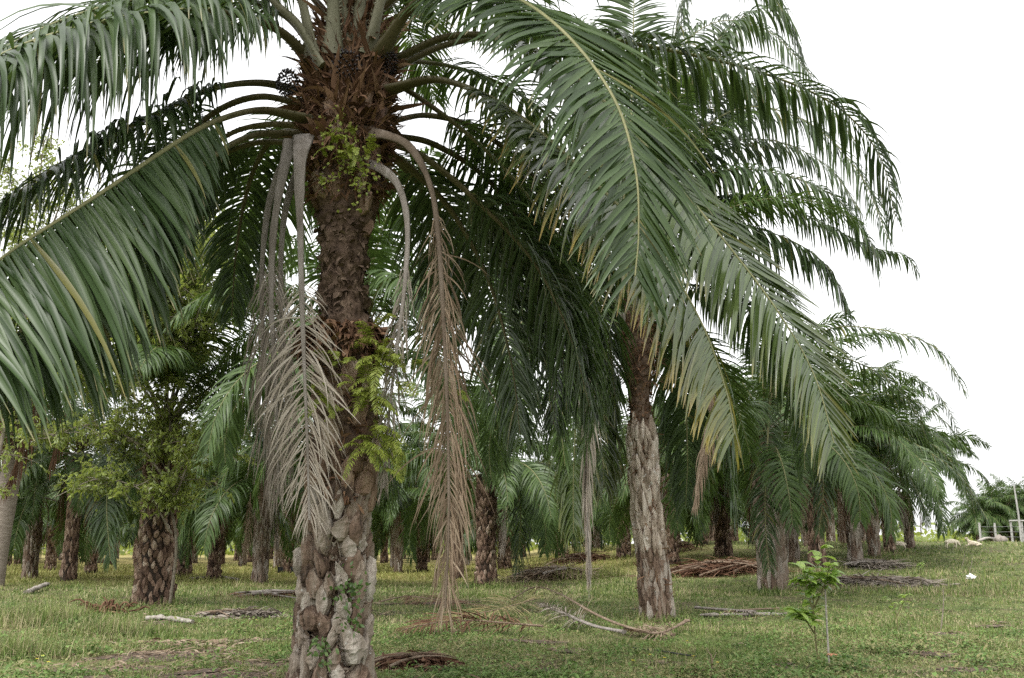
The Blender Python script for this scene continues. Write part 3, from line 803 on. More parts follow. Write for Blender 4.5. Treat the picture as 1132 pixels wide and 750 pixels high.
# right-hand side
custom(main, [(420, 60, 10.2), (455, 8, 9.8), (505, -14, 9.2), (565, -4, 8.6), (625, 38, 8.0), (678, 108, 7.6), (702, 185, 7.4), (706, 255, 7.3), (702, 305, 7.25)], ll=1.35, lw=.064, droop=(.5, .55), pet=.16, a0=74, a1=40, lift=.12, dvar=.2, sdirs=([(0, .8, .3), (.55, .65, .3), (.75, .4, .3)], [(-.1, -.6, -.6), (-.7, -.4, 0), (-.85, -.3, .2)]), **HK)
custom(main, [(430, 100, 10.2), (480, 88, 10.0), (535, 105, 9.7), (590, 141, 9.4), (655, 200, 9.1), (720, 268, 8.9), (772, 350, 8.8), (802, 430, 8.75), (812, 480, 8.7)], ll=1.3, lw=.068, droop=(.5, .9), lift=.1, pet=.2, a0=80, a1=56, dvar=.2, sdirs=([(.1, .9, 0), (.2, .9, -.1), (.25, .9, -.1)], [(0, -.8, -.3), (-.5, -.6, -.2), (-.7, -.5, -.1)]), mats=(M_leaf_yel, M_rachis), label="yellowing frond with brown leaf tips", **HK)
custom(main, [(430, 70, 10.6), (500, 40, 10.6), (580, 50, 10.4), (670, 115, 10.1), (745, 200, 9.9), (805, 272, 9.7), (860, 345, 9.6), (900, 415, 9.55), (922, 490, 9.5)], ll=1.4, lw=.08, droop=(.12, .85), lift=.07, pet=.18, a0=78, a1=52, dvar=.2, anoise=3, sdirs=([(0, .9, .3), (.45, .8, .35), (.55, .7, .35)], [(-.1, -.8, -.3), (-.5, -.6, -.3), (-.6, -.6, -.35)]), mats=(M_leaf_brt, M_rachis), **HK)
custom(main, [(428, 80, 10.9), (500, 48, 11.1), (600, 36, 11.3), (720, 52, 11.4), (840, 80, 11.5), (925, 118, 11.6), (972, 172, 11.6), (990, 240, 11.6)], ll=1.1, lw=.06, droop=2.3, a1=50, lift=.1, pet=.22, **HK)
# shaded fronds below the crown on the right, behind the trunk
custom(main, [(425, 155, 10.8), (470, 175, 11.0), (530, 225, 11.2), (590, 290, 11.4), (630, 370, 11.5), (652, 450, 11.5)], lw=.058, ll=1.2, droop=1.3, pet=.28, mats=(M_leaf, M_petiole), **HK)
custom(main, [(420, 165, 11.2), (452, 185, 11.7), (500, 235, 12.2), (540, 310, 12.5), (565, 400, 12.6), (575, 480, 12.6)], lw=.058, ll=1.2, droop=1.3, pet=.15, mats=(M_leaf, M_petiole), **HK)
custom(main, [(425, 150, 11.2), (480, 160, 11.8), (545, 205, 12.3), (595, 290, 12.6), (615, 380, 12.7), (612, 470, 12.7)], lw=.058, ll=1.15, droop=1.3, pet=.2, mats=(M_leaf, M_petiole), **HK)
custom(main, [(430, 135, 10.9), (475, 128, 11.4), (530, 145, 11.9), (590, 195, 12.3), (640, 270, 12.5), (670, 360, 12.6), (680, 440, 12.6)], lw=.058, ll=1.1, droop=1.4, pet=.2, mats=(M_leaf, M_petiole), **HK)
custom(main, [(415, 170, 11.3), (440, 180, 12.2), (470, 220, 12.9), (485, 300, 13.2), (490, 380, 13.2)], ll=1.0, droop=1.2, pet=.12, mats=(M_leaf, M_petiole), **HK)
# upright young fronds above the frame
top = tuple(P(386, 62, DM) - ml)
add_fronds(main, top, 14, POOL_A, 41, 0.0, .42, rad=.3)
add_fronds(main, (top[0], top[1] + .15, top[2] - .2), 8, POOL_A, 42, .45, .8, skip=lambda a, q: not (.4 < a < 2.7), rad=.4)
for (x0, y0, x1, y1, x2, y2), Y in zip([(345, 62, 336, 10, 318, -60), (368, 60, 368, 0, 362, -110), (382, 66, 377, -5, 370, -120), (396, 60, 398, 0, 400, -110), (408, 62, 420, 5, 440, -70), (355, 75, 330, 28, 290, -20)], (10.1, 10.05, 10.2, 10.25, 10.15, 10.0)):
    custom(main, [(x0, y0, Y), (x1, y1, Y - .1), (x2, y2, Y - .2), (x2 * 2 - x1, y2 - 140, Y - .3), (x2 * 2.6 - x1 * 1.6, y2 - 230, Y - .6)], ll=.9, droop=1.0, pet=.3, rr=(.075, .008), nl=90, seg=5, fold=.35, spines=True, M=40, mats=(M_leaf, M_stalk))
# dead fronds hanging against the trunk
DK_ = dict(nl=58, keep=.8, fold=.2, M=60, rad_n=10, flat=.3, dvar=.6, wob=.12)
dk = {**DK_, 'nl': 62}
custom(main, [(336, 150, 10.08), (332, 172, 9.88), (331, 205, 9.82), (332, 260, 9.8), (334, 340, 9.78), (337, 420, 9.77), (340, 500, 9.77), (342, 575, 9.78)], "dead_frond", (M_dead_pale, M_rach_grey), "grey dead frond with a broad flat stalk and skeletal leaflets", ll=.7, lw=.02, droop=1.1, pet=.43, a0=60, a1=28, lift=.5, rr=(.045, .013), flare=1.7, flen=.09, seg=7, twist=.2, up=(0, -1, 0), anoise=10, **{**dk, 'nl': 78, 'keep': .95})
custom(main, [(322, 155, 10.15), (312, 195, 10.05), (302, 260, 10.0), (300, 340, 9.95), (305, 430, 9.9), (308, 545, 9.9)], "dead_frond", (M_dead_grey, M_rach_grey), ll=.75, lw=.022, droop=2.6, pet=.38, a0=40, a1=15, lift=.7, rr=(.05, .012), flare=.8, flen=.15, seg=6, twist=.4, up=(0, -1, 0), **DK_)
custom(main, [(342, 150, 10.5), (322, 168, 10.4), (300, 215, 10.4), (290, 290, 10.35), (291, 380, 10.3), (297, 470, 10.3), (298, 560, 10.3)], "dead_frond", (M_dead_grey, M_rach_grey), ll=.7, lw=.02, droop=2.6, pet=.4, a0=40, a1=15, lift=.7, rr=(.05, .01), seg=6, twist=.8, up=(0, -1, 0), **DK_)
custom(main, [(340, 165, 10.6), (316, 230, 10.5), (310, 320, 10.4), (316, 420, 10.3), (322, 545, 10.25)], "dead_frond", (M_dead_grey, M_rach_grey), ll=.6, lw=.02, droop=2.6, pet=.35, a0=40, a1=15, lift=.7, rr=(.05, .01), seg=6, twist=-.8, up=(0, -1, 0), **DK_)
custom(main, [(405, 148, 10.2), (428, 150, 9.98), (455, 165, 9.9), (477, 210, 9.85), (486, 280, 9.8), (491, 370, 9.8), (495, 470, 9.8), (496, 580, 9.8), (492, 672, 9.8)], "dead_frond", (M_dead_tan, M_rach_dk), "tan dead frond hanging almost to the ground", ll=.75, lw=.022, droop=1.9, pet=.28, a0=44, a1=20, lift=1.0, rr=(.04, .011), seg=7, twist=.3, flare=1.6, up=(0, -1, 0), nl=150, anoise=12, fold=.2, M=70, dvar=.8, ragged=.5, flat=.5, wob=.12)
custom(main, [(400, 180, 10.3), (420, 186, 10.18), (440, 205, 10.1), (450, 245, 10.05), (448, 310, 10.0), (438, 390, 10.0), (430, 460, 10.0), (424, 540, 10.05)], "dead_frond", (M_dead_grey, M_rach_grey), ll=.5, lw=.02, droop=2.2, pet=.4, a0=35, a1=18, lift=.6, rr=(.045, .011), seg=6, up=(0, -1, 0), **DK_)

# ferns and creeper on the trunk
def fern(px, py, Y, n, L, label, seed, spread=(.9, .25), toward=(0, -1, .3)):
    c = P(px, py, Y)
    rg = np.random.default_rng(seed)
    o = empty("fern", c, label, "fern", "ferns growing on the palm trunk")
    a = MB()
    for k in range(n):
        d = np.array(toward) + rg.normal(0, 1, 3) * (.9, .35, .7)
        d = d / np.linalg.norm(d)
        l = L * rg.uniform(.55, 1.2)
        b0 = rg.normal(0, 1, 3) * (spread[0] * .12, .02, spread[1])
        p = [b0, b0 + d * l * .4, b0 + d * l * .75 + np.array([0, 0, -.1 * l]), b0 + d * l + np.array([0, 0, -.35 * l])]
        frond(a, a, p, 30, l * .22, .018, .12, 2, 0, .5, 0, 75, 45, .1, (.004, .0015), 0, 0, rad_n=3, M=14, rg=rg, flare=0)
    a.build("frond", M_fern, o)
fern(412, 425, 10.1, 46, .44, "large yellow-green fern clump on the collar halfway up the foreground trunk", 1, (1.6, .32), (.2, -1, .1))
fern(415, 485, 10.12, 20, .4, "trailing yellow-green fern below the big fern clump on the foreground trunk", 2, (.8, .2), (.5, -1, -.2))
fern(362, 420, 10.1, 7, .35, "small fern sprig behind the grey hanging frond", 3, (.6, .15), (-.3, -1, .2))
fern(384, 165, 9.98, 16, .24, "smallest fern sprig just under the fruit bunches of the foreground crown", 4, (1.1, .16))

def creeper(spots, label, m, seed, sizes=(.03, .075)):
    rg = np.random.default_rng(seed)
    a = MB(); c0 = P(*spots[0][:3])
    for px, py, Y, r, n in spots:
        b = P(px, py, Y) - c0 + rg.normal(0, 1, (n, 3)) * (r, .025, r)
        az = rg.uniform(0, 6.28, n)
        d = np.stack([np.cos(az), -np.abs(rg.normal(.5, .3, n)), np.sin(az)], 1)
        ribbons(a, b, d, np.stack([-np.sin(az), rg.normal(0, .4, n), np.cos(az)], 1), rg.uniform(*sizes, n), rg.uniform(sizes[0] * .5, sizes[1] * .55, n), 3, rg.uniform(0, .6, n), rg.normal(0, .3, n), .2, 0, None, prof='round')
    return tag(a.build("creeper", m, loc=c0), label, "creeper", "creepers on the foreground trunk")
creeper([(392, 180, 9.98, .13, 110), (375, 152, 9.98, .09, 45), (362, 200, 9.98, .05, 14), (398, 205, 9.98, .08, 22), (372, 125, 9.98, .07, 16), (385, 230, 10.02, .05, 8)], "lime green creeper leaves scattered over the brown trunk below the crown", M_fern, 5, (.025, .075))
M_ivy = leaf_mat("ivy_leaf", [(0, (.03, .06, .015)), (.5, (.07, .13, .03)), (1, (.13, .2, .05))], rough=.5, trans=.25)
creeper([(388, 655, 10.08, .10, 60), (392, 690, 10.08, .06, 25), (352, 715, 10.08, .07, 30), (356, 730, 10.05, .05, 14)], "dark green ivy patch low on the foreground trunk", M_ivy, 6)

# ------------------------------------------------------------------ second palm
g2 = G(725, 684); Y2 = g2[1]
p2 = empty("oil_palm", g2, "oil palm with pale flaking lower trunk, dark narrow neck and bare soil at its foot", "palm tree", GROUP_PALM)
l2 = np.array(p2.location)
prof = [(692, 726, 25), (675, 726, 22), (640, 723, 20), (600, 719, 19), (540, 713, 19), (490, 710, 19), (476, 709, 17), (465, 709, 14), (440, 707, 14), (415, 706, 17), (400, 704, 20), (370, 699, 23), (345, 696, 22), (320, 695, 14), (300, 694, 8)]
ax = np.array([P(p[1], p[0], Y2) for p in prof]) - l2
rad = np.array([p[2] * Y2 / FPX for p in prof])
zz = np.linspace(ax[0, 2], ax[-1, 2], 90)
C2 = np.stack([np.interp(zz, ax[:, 2], ax[:, 0]), np.interp(zz, ax[:, 2], ax[:, 1]), zz], 1); R2 = np.interp(zz, ax[:, 2], rad)
z2 = lambda py: P(710, py, Y2)[2] - l2[2]
core = MB(); R2 = R2 - .06 * sstep(z2(460), z2(500), C2[:, 2])
core = MB(); trunk_core(core, C2, R2 - .05, 30, .05, 5, 5.2)
t2 = core.build("trunk", M_bark, p2)
b = MB(); boots(b, C2, R2 - .07, z2(610), z2(470), 12, .22, .16, .58, .05, .09, 0, 5, 9, seed=12, shape='dia', jit=.4, keep=.95); b.build("leaf_bases", M_boot_pale, t2, smooth=False)
b = MB(); boots(b, C2, R2 - .07, .05, z2(592), 12, .2, .15, .5, .05, .07, 0, 5, 8, seed=13, shape='dia', keep=.9); b.build("leaf_bases", M_boot, t2, smooth=False)
b = MB(); fibres(b, C2, R2, z2(425), z2(330), 900, (.1, .5), (.012, .05), .1, .5, .8, seed=14)
fibres(b, C2, R2 - .03, z2(475), z2(425), 300, (.05, .16), (.02, .06), .2, .2, .4, seed=15)
fibres(b, C2, R2 - .03, z2(680), z2(470), 500, (.08, .3), (.01, .04), .3, .3, .5, seed=16); b.build("fibre", M_fibre, t2)
K2 = dict(nl=130, seg=5, fold=.35, M=44, rad_n=6)
yy = Y2
for pts, kw in [
    ([(705, 325, yy), (728, 225, yy), (760, 110, yy), (790, 50, yy), (830, 14, yy), (868, 14, yy - .2), (888, 62, yy - .4)], {}),
    ([(705, 328, yy), (728, 255, yy), (762, 205, yy), (805, 188, yy), (860, 192, yy - .3), (920, 216, yy - .6), (958, 260, yy - .8), (972, 300, yy - .9)], {}),
    ([(705, 325, yy), (735, 200, yy + 1.5), (780, 115, yy + 2), (840, 92, yy + 2), (905, 112, yy + 2), (948, 160, yy + 2)], {}),
    ([(700, 318, yy), (715, 170, yy + 1), (742, 70, yy + 1.5), (790, 25, yy + 1.5), (850, 35, yy + 1.5), (898, 85, yy + 1.5)], {}),
    ([(705, 325, yy), (735, 225, yy + 1.6), (785, 165, yy + 2), (850, 155, yy + 2.2), (912, 182, yy + 2.2), (952, 235, yy + 2.2)], {}),
    ([(703, 322, yy), (715, 200, yy + .8), (738, 110, yy + 1.2), (770, 80, yy + 1.4), (815, 85, yy + 1.5), (850, 130, yy + 1.5)], {}),
    ([(705, 328, yy), (732, 235, yy + .8), (772, 150, yy + 1), (830, 118, yy + 1), (900, 140, yy + .8), (952, 195, yy + .6), (982, 265, yy + .5)], {}),
    ([(705, 330, yy), (735, 260, yy + .5), (775, 222, yy + 1), (840, 218, yy + 1.2), (905, 245, yy + 1.2), (960, 272, yy + 1.2), (1000, 282, yy + 1.2), (1014, 300, yy + 1.2)], dict(ll=1.1)),
    ([(705, 335, yy), (740, 282, yy), (790, 247, yy - .2), (860, 260, yy - .5), (912, 292, yy - .8), (940, 345, yy - 1)], {}),
    ([(696, 315, yy), (697, 200, yy), (699, 80, yy), (702, -40, yy)], dict(droop=.5)),
    ([(700, 318, yy), (720, 190, yy), (742, 60, yy + .3), (765, -30, yy + .6), (800, -60, yy + 1)], {}),
    ([(700, 318, yy), (700, 200, yy + 1), (680, 90, yy + 2), (640, 30, yy + 3), (590, 20, yy + 4)], {}),
    ([(690, 345, yy - .3), (668, 332, yy - .6), (648, 372, yy - 1), (638, 450, yy - 1.2), (634, 530, yy - 1.3), (634, 590, yy - 1.3)], dict(mats=(M_leaf_brt, M_rachis))),
    ([(690, 345, yy - .1), (675, 340, yy + .2), (663, 380, yy + .4), (662, 450, yy + .5), (668, 540, yy + .6)], dict(mats=(M_leaf_brt, M_rachis))),
    ([(688, 340, yy), (655, 305, yy + .4), (610, 320, yy + .8), (575, 380, yy + 1), (560, 450, yy + 1)], {}),
    ([(705, 345, yy + .2), (735, 360, yy + 1.2), (755, 420, yy + 1.8), (760, 500, yy + 2), (758, 560, yy + 2)], {}),
    ([(705, 345, yy - .1), (735, 335, yy - .3), (775, 370, yy - .5), (800, 430, yy - .6), (808, 510, yy - .7), (812, 570, yy - .7)], {}),
    ([(705, 340, yy), (750, 315, yy + .5), (810, 330, yy + 1), (860, 380, yy + 1.4), (885, 450, yy + 1.6), (890, 520, yy + 1.6)], {}),
]:
    k = dict(ll=1.5, lw=.09, droop=2.5, a1=54, lift=.08, pet=.18, rr=(.06, .008)); k.update(K2); k.update(kw)
    custom(p2, pts, **k)
add_fronds(p2, tuple(P(697, 335, Y2) - l2), 22, POOL_A, 55, 0, .9, skip=lambda a, q: q > .5 and (a > 4.9 or a < .6), rad=.2)
custom(p2, [(690, 352, yy - .8), (668, 345, yy - 1.6), (653, 385, yy - 2.2), (650, 460, yy - 2.4), (648, 560, yy - 2.4), (651, 645, yy - 2.4)], "dead_frond", (M_dead_pale, M_rach_grey), "pale dead frond hanging left of the trunk", ll=.9, lw=.06, droop=2.8, pet=.15, a0=26, a1=12, lift=.9, rr=(.07, .03), up=(0, -1, 0), seg=5, nl=95, fold=.2, M=50)
custom(p2, [(705, 350, yy - .3), (745, 345, yy - .8), (780, 390, yy - 1.1), (788, 450, yy - 1.2), (777, 510, yy - 1.2), (768, 560, yy - 1.2)], "dead_frond", (M_dead_tan, M_rach_tan), ll=.7, lw=.03, droop=2.6, pet=.5, a0=25, a1=14, lift=.5, rr=(.04, .01), up=(0, -1, 0), seg=5, nl=70, fold=.2, M=50)

# ------------------------------------------------------------------ left palm wrapped by the leafy tree
g3 = G(169, 670); Y3 = g3[1]
p3 = empty("oil_palm", g3, "stout oil palm with dark diamond patterned trunk, leafy tree growing around it on the left", "palm tree", GROUP_PALM)
l3 = np.array(p3.location)
H3 = P(172, 485, Y3)[2] - l3[2]
zz = np.linspace(-.1, H3 + .6, 50)
C3 = np.stack([.004 * zz, 0 * zz, zz], 1); R3 = (19 * Y3 / FPX) * (1 + .3 * np.exp(-(zz + .1) / .35)) * np.where(zz > H3, .8, 1)
core = MB(); trunk_core(core, C3, R3 - .05, 30, .03, 4, 9.1)
t3 = core.build("trunk", M_gap_shade, p3)
b = MB(); boots(b, C3, R3 - .1, .02, H3, 15, .16, .17, .31, .075, .16, 0, 5, 7, seed=31, shape='dia'); b.build("leaf_bases", M_boot_dk, t3, smooth=False)
b = MB(); fibres(b, C3, R3, H3 - 1.2, H3 + .5, 600, (.15, .5), (.012, .04), .7, .5, .5, seed=33); b.build("fibre", M_fibre, t3)
add_fronds(p3, (0, 0, H3 + .1), 13, POOL_A, 61, 0, .34, rad=.3)
for pts in ([(165, 480, Y3), (140, 470, Y3 - .6), (122, 500, Y3 - 1.2), (118, 560, Y3 - 1.6), (122, 620, Y3 - 1.7)],
            [(180, 480, Y3), (205, 455, Y3 - .4), (240, 440, Y3 - .8), (280, 460, Y3 - 1.2), (300, 510, Y3 - 1.4)],
            [(180, 475, Y3), (215, 425, Y3 - .2), (250, 405, Y3 - .4), (290, 410, Y3 - .6), (315, 450, Y3 - .8)]):
    custom(p3, pts, ll=.95, lw=.06, droop=1.2, pet=.2, rr=(.05, .008), **K2)

# ------------------------------------------------------------------ leaning pale trunk at the far left edge
g4 = G(-6, 648); Y4 = g4[1]
p4 = empty("oil_palm", g4, "leaning palm with pale ringed trunk and rusty brown dead fronds at the left edge", "palm tree", GROUP_PALM)
l4 = np.array(p4.location)
Ys = Y4
axp = [(650, -8), (600, -1), (550, 8), (510, 14), (480, 20), (440, 26), (420, 28)]
ax = np.array([P(p[1], p[0], Ys) for p in axp]) - l4
cc = catmull(ax, 40)[0]
a = MB(); tube(a, cc, np.linspace(.42, .36, 40), None, 20, 0, (0, 1, 0)); t4 = a.build("trunk", M_grey_trunk, p4)
top4 = cc[-1]
Rr = np.linspace(.42, .36, 40)
b = MB(); fibres(b, cc, Rr, top4[2] - 2.6, top4[2], 900, (.3, 1.1), (.015, .05), -.6, .5, 1.0, seed=44); b.build("fibre", M_dead_red, t4)
add_fronds(p4, tuple(top4), 24, POOL_B, 71, 0, .8, rad=.3)
for pts in ([(30, 430, Ys), (55, 405, Ys - .5), (75, 420, Ys - .9), (70, 470, Ys - 1.1), (55, 520, Ys - 1.2)],
            [(30, 430, Ys - .2), (45, 420, Ys - .8), (40, 460, Ys - 1.0), (22, 510, Ys - 1.1), (5, 545, Ys - 1.2)],
            [(25, 430, Ys - .2), (15, 425, Ys - .8), (5, 460, Ys - 1.0), (-5, 520, Ys - 1.1)]):
    custom(p4, pts, "dead_frond", (M_dead_red, M_rach_tan), ll=1.3, lw=.05, droop=2.6, pet=.15, a0=30, a1=14, lift=.6, rr=(.06, .02), seg=5, nl=70, fold=.2, M=40)

# ------------------------------------------------------------------ named palms of the middle distance
MID = [  # base pixel, trunk height, style, fatness, label, extra
    (855, 654, 4.9, 'strip', 1.25, "oil palm behind the green sapling, pale trunk half hidden by a hanging dark frond", {}),
    (904, 628, 5.0, 'loz', .9, "brown trunked oil palm directly beyond the green sapling's top leaves", dict(dead=3, qhi=.66, sc=1.03)),
    (946, 624, 4.4, 'strip2', .95, "oil palm with rough fibrous trunk behind the brown frond heap on the right", dict(dead=3, qhi=.66, sc=1.03)),
    (967, 616, 4.3, 'strip2', .9, "oil palm close beside the cream sheep nearest the trunks", dict(dead=3, qhi=.66, sc=1.03)),
    (984, 611, 4.2, 'loz2', .85, "oil palm just left of the cream sheep at the end of the right row", dict(dead=3, qhi=.66, sc=1.03)),
    (1006, 606, 4.0, 'strip2', .85, "last clear oil palm at the far end of the right row", dict(dead=3, qhi=.66, sc=1.03)),
    (800, 617, 4.4, 'loz', 1.1, "oil palm standing behind the big rust brown heap of fronds", {}),
    (876, 622, 4.8, 'strip2', 1.0, "grey oil palm trunk between the two palms behind the sapling", {}),
    (742, 624, 4.2, 'loz2', 1.1, "oil palm partly hidden behind the pale flaking trunk", {}),
    (690, 617, 4.2, 'loz', 1.0, "oil palm in the back row just left of the pale flaking trunk", {}),
    (622, 617, 3.4, 'loz', 1.1, "young oil palm with arching bluish fronds behind the low grassy heap", {}),
    (537, 648, 4.2, 'loz', 1.05, "dark scaly oil palm with a low frond touching the grass beside the tan hanging frond", {}),
    (466, 632, 4.0, 'loz2', 1.0, "back row oil palm between the foreground trunk and the tan hanging frond", {}),
    (440, 634, 4.4, 'strip2', .8, "thin pale oil palm trunk close behind the foreground trunk's right side", {}),
    (287, 646, 4.5, 'strip', .95, "reddish trunked oil palm just left of the foreground trunk", {}),
    (318, 634, 4.2, 'loz', .85, "oil palm almost hidden behind the foreground trunk's left edge", {}),
    (236, 641, 4.0, 'loz2', .95, "stubby brown oil palm midway between the diamond trunk and the reddish trunk", {}),
    (203, 638, 4.4, 'loz', 1.0, "dark oil palm just right of the diamond patterned trunk", {}),
    (32, 641, 4.0, 'strip', 1.0, "oil palm at the left beside the open yellow field", {}),
    (388, 682, 6.2, 'loz2', .8, "tall oil palm right behind the foreground trunk, crown showing beside the tan hanging frond", {}),
    (346, 650, 6.0, 'loz', .9, "tall oil palm wholly behind the foreground trunk, crown showing left of the grey hanging fronds", {}),
    (505, 640, 5.6, 'loz2', .9, "oil palm behind the lower half of the tan hanging frond", {}),
    (75, 642, 5.8, 'loz', .9, "taller oil palm behind the leafy tree's left branches", {}),
    (100, 634, 4.0, 'loz2', 1.0, "oil palm behind the low hanging green frond on the left", {}),
]
for q, (px, py, H, st, fat, lab, ex) in enumerate(MID):
    g = G(px, py)
    mid_palm(tuple(g), H, lab, st, q + 1, 18 if 1 <= q <= 5 else 24, fat=fat, **ex)
    MID[q] = (px, py, g)
# particular fronds of those palms that stand out in the photograph
def extra(q, pts, **kw):
    px, py, g = MID[q]
    root = [o for o in bpy.data.objects if o.name.startswith("oil_palm") and (np.array(o.location) - g).__abs__().max() < 1e-3][0]
    k = dict(ll=1.25, lw=.07, droop=1.5, pet=.18, rr=(.06, .01), nl=80, seg=4, fold=.3, M=36, rad_n=5); k.update(kw)
    custom(root, [(a, b, g[1] + d) for a, b, d in pts], **k)
extra(0, [(868, 430, 0), (888, 385, 0), (925, 362, -.5), (990, 368, -1), (1038, 388, -1.4), (1068, 435, -1.6)])
extra(0, [(860, 435, 0), (852, 440, -1), (848, 500, -1.5), (846, 570, -1.6), (850, 630, -1.6)], ll=1.0)
extra(0, [(868, 435, 0), (890, 430, -1), (905, 470, -1.5), (910, 540, -1.6), (905, 590, -1.6)], ll=1.0)
extra(1, [(910, 480, 0), (945, 440, 0), (1000, 440, -.5), (1040, 462, -1), (1062, 490, -1.2)])
extra(1, [(910, 485, 0), (950, 462, -1), (1010, 490, -2), (1060, 525, -3), (1092, 575, -3.5)])
extra(1, [(912, 490, 0), (960, 485, -.5), (1000, 520, -1), (1025, 570, -1.2)])
extra(1, [(910, 478, 0), (945, 415, .4), (995, 410, .5), (1040, 440, .5), (1060, 480, .5)])
extra(0, [(868, 430, .2), (900, 395, .5), (950, 402, .6), (1000, 438, .6), (1028, 492, .6)])
extra(2, [(950, 520, 0), (985, 482, -.5), (1030, 492, -.9), (1066, 530, -1.2), (1078, 570, -1.3)])
extra(10, [(620, 560, 0), (600, 530, -.4), (570, 540, -.8), (548, 575, -1)])
extra(10, [(620, 560, 0), (592, 560, -.6), (575, 585, -1), (568, 610, -1)])
extra(11, [(540, 520, 0), (560, 510, -.6), (575, 560, -1), (572, 630, -1)])

# the back rows
CROWN = [crown_mesh(200 + k) for k in range(4)]
occ = [np.array(m[2][:2]) for m in MID] + [g2[:2], g3[:2], g4[:2], gmain[:2]]
nfar = 0
frg = np.random.default_rng(77)
for r in range(0, 14):
    Y = 44 + r * 7.9
    for c in range(-12, 13):
        x = c * 9.0 + (4.5 if r % 2 else 0) + frg.normal(0, .7); y = Y + frg.normal(0, .7)
        if abs(x) > .62 * y + 4 or x > 3.0 + (y - 20) * .42: continue
        if min(np.linalg.norm(o - (x, y)) for o in occ) < 5.5: continue
        if x < -.36 * y and y < 75 and frg.random() < .55: continue
        H = frg.uniform(3.6, 5.6)
        root = empty("oil_palm", (x, y, float(terr(x, y))), "distant oil palm in the crowded back rows of the plantation", "palm tree", "distant oil palms of the back rows")
        f = frg.uniform(.85, 1.1)
        inst("trunk", TR[['loz', 'loz2', 'strip', 'strip2'][frg.integers(4)]], root, (0, 0, 0), (0, 0, frg.uniform(0, 6)), (f, f, H / 4.5))
        s = frg.uniform(.85, 1.1)
        inst("crown", CROWN[frg.integers(4)], root, (0, 0, H - .1), (0, 0, frg.uniform(0, 6.28)), (s, s, s))
        nfar += 1
# far palms across the fence at the right edge
for px, py, H in ((1082, 590, 2.6), (1098, 590, 3.0), (1118, 590, 3.6), (1136, 588, 3.4), (1156, 588, 4.0), (1180, 588, 3.2)):
    for Y, dx in ((112, 0), (128, 9)):
        p = P(px + dx, py, Y); z = float(terr(p[0], p[1]))
        root = empty("oil_palm", (p[0], Y, z), "hazy oil palm far beyond the fence at the right edge", "palm tree", "hazy oil palms beyond the fence")
        inst("trunk", TR['loz2'], root, (0, 0, 0), (0, 0, px), (1, 1, H / 4.5))
        inst("crown", CROWN[int(px) % 4], root, (0, 0, H - .1), (0, 0, px * .7), (.9, .9, .9))

# far woods
fb = MB()
n = 26000
x = frg.uniform(-300, 300, n); y = 190 + frg.uniform(0, 60, n)
hh = 4.5 + 2.2 * np.sin(x * .05) + 1.6 * np.sin(x * .17 + 2) + 1.2 * np.sin(x * .43)
z = terr(x, y) + frg.uniform(0, 1, n) ** .8 * np.maximum(hh, 1.5)
az = frg.uniform(0, 6.28, n)
ribbons(fb, np.stack([x, y, z], 1), np.stack([np.cos(az), np.sin(az), frg.normal(0, .7, n)], 1), np.stack([-np.sin(az), np.cos(az), frg.normal(0, .7, n)], 1), frg.uniform(1.2, 2.6, n), frg.uniform(.5, 1.2, n), 2, frg.uniform(0, .8, n), frg.normal(0, .4, n), 0, 0, None, prof='round')
tag(fb.build("distant_woods", M_tree_leaf), kind="stuff")

# ------------------------------------------------------------------ broadleaf trees
def leafy_tree(name, base, stems, label, leaf=(.09, .17), nleaf=8, seed=1, m=None, twigs=8, cat="tree", tw=.6):
    rg = np.random.default_rng(seed)
    o = empty(name, base, label, cat)
    tb, lb_ = MB(), MB()
    B = np.array(base)
    tips = []
    for st, r in stems:
        c, L = catmull(np.array(st) - B, 30)
        tube(tb, c, np.linspace(r, r * .25, 30), None, 7, 0, (.3, 1, 0))
        for k in range(int(L * 9)):
            t = rg.uniform(.22, 1); p = c[int(t * 29)]
            d = rg.normal(0, 1, 3); d[2] = abs(d[2]) * .5 - .15; d /= np.linalg.norm(d)
            l = rg.uniform(.35, 1.15) * (1.3 - .6 * t)
            br = np.array([p, p + d * l * .5 + rg.normal(0, .05, 3), p + d * l + np.array([0, 0, -.12 * l])])
            bc, _ = catmull(br, 8)
            tube(tb, bc, np.linspace(.012, .004, 8), None, 4, 0, (.3, 1, .1), cap=False)
            for _ in range(twigs):
                q = bc[rg.integers(2, 8)]; d2 = nrm(d * .6 + rg.normal(0, .8, 3)); l2 = rg.uniform(.15, tw)
                tips.append((q, d2, l2))
                tube(tb, np.array([q, q + d2 * l2 * .5, q + d2 * l2 + (0, 0, -.04)]), np.array([.005, .004, .002]), None, 3, 0, (.3, 1, .1), cap=False)
    q = np.array([t[0] for t in tips]); d = np.array([t[1] for t in tips]); l = np.array([t[2] for t in tips])
    n = len(q) * nleaf
    q, d, l = np.repeat(q, nleaf, 0), np.repeat(d, nleaf, 0), np.repeat(l, nleaf)
    t = rg.uniform(.1, 1.05, n)
    b = q + d * (l * t)[:, None]
    dd = d * .5 + rg.normal(0, .7, (n, 3)) + (0, 0, -.2)
    ribbons(lb_, b, dd, rg.normal(0, 1, (n, 3)) * (1, 1, .35), rg.uniform(*leaf, n), rg.uniform(leaf[0] * .4, leaf[1] * .42, n), 3, rg.uniform(.2, 1, n), rg.normal(0, .3, n), 0, 0, None, prof='round')
    tb.build("trunk", M_twig, o); lb_.build("crown", m or M_tree_leaf, o)
    return o
bt = G(190, 668); Yt = bt[1] - .9
def st(lst): return [P(*q) for q in lst]
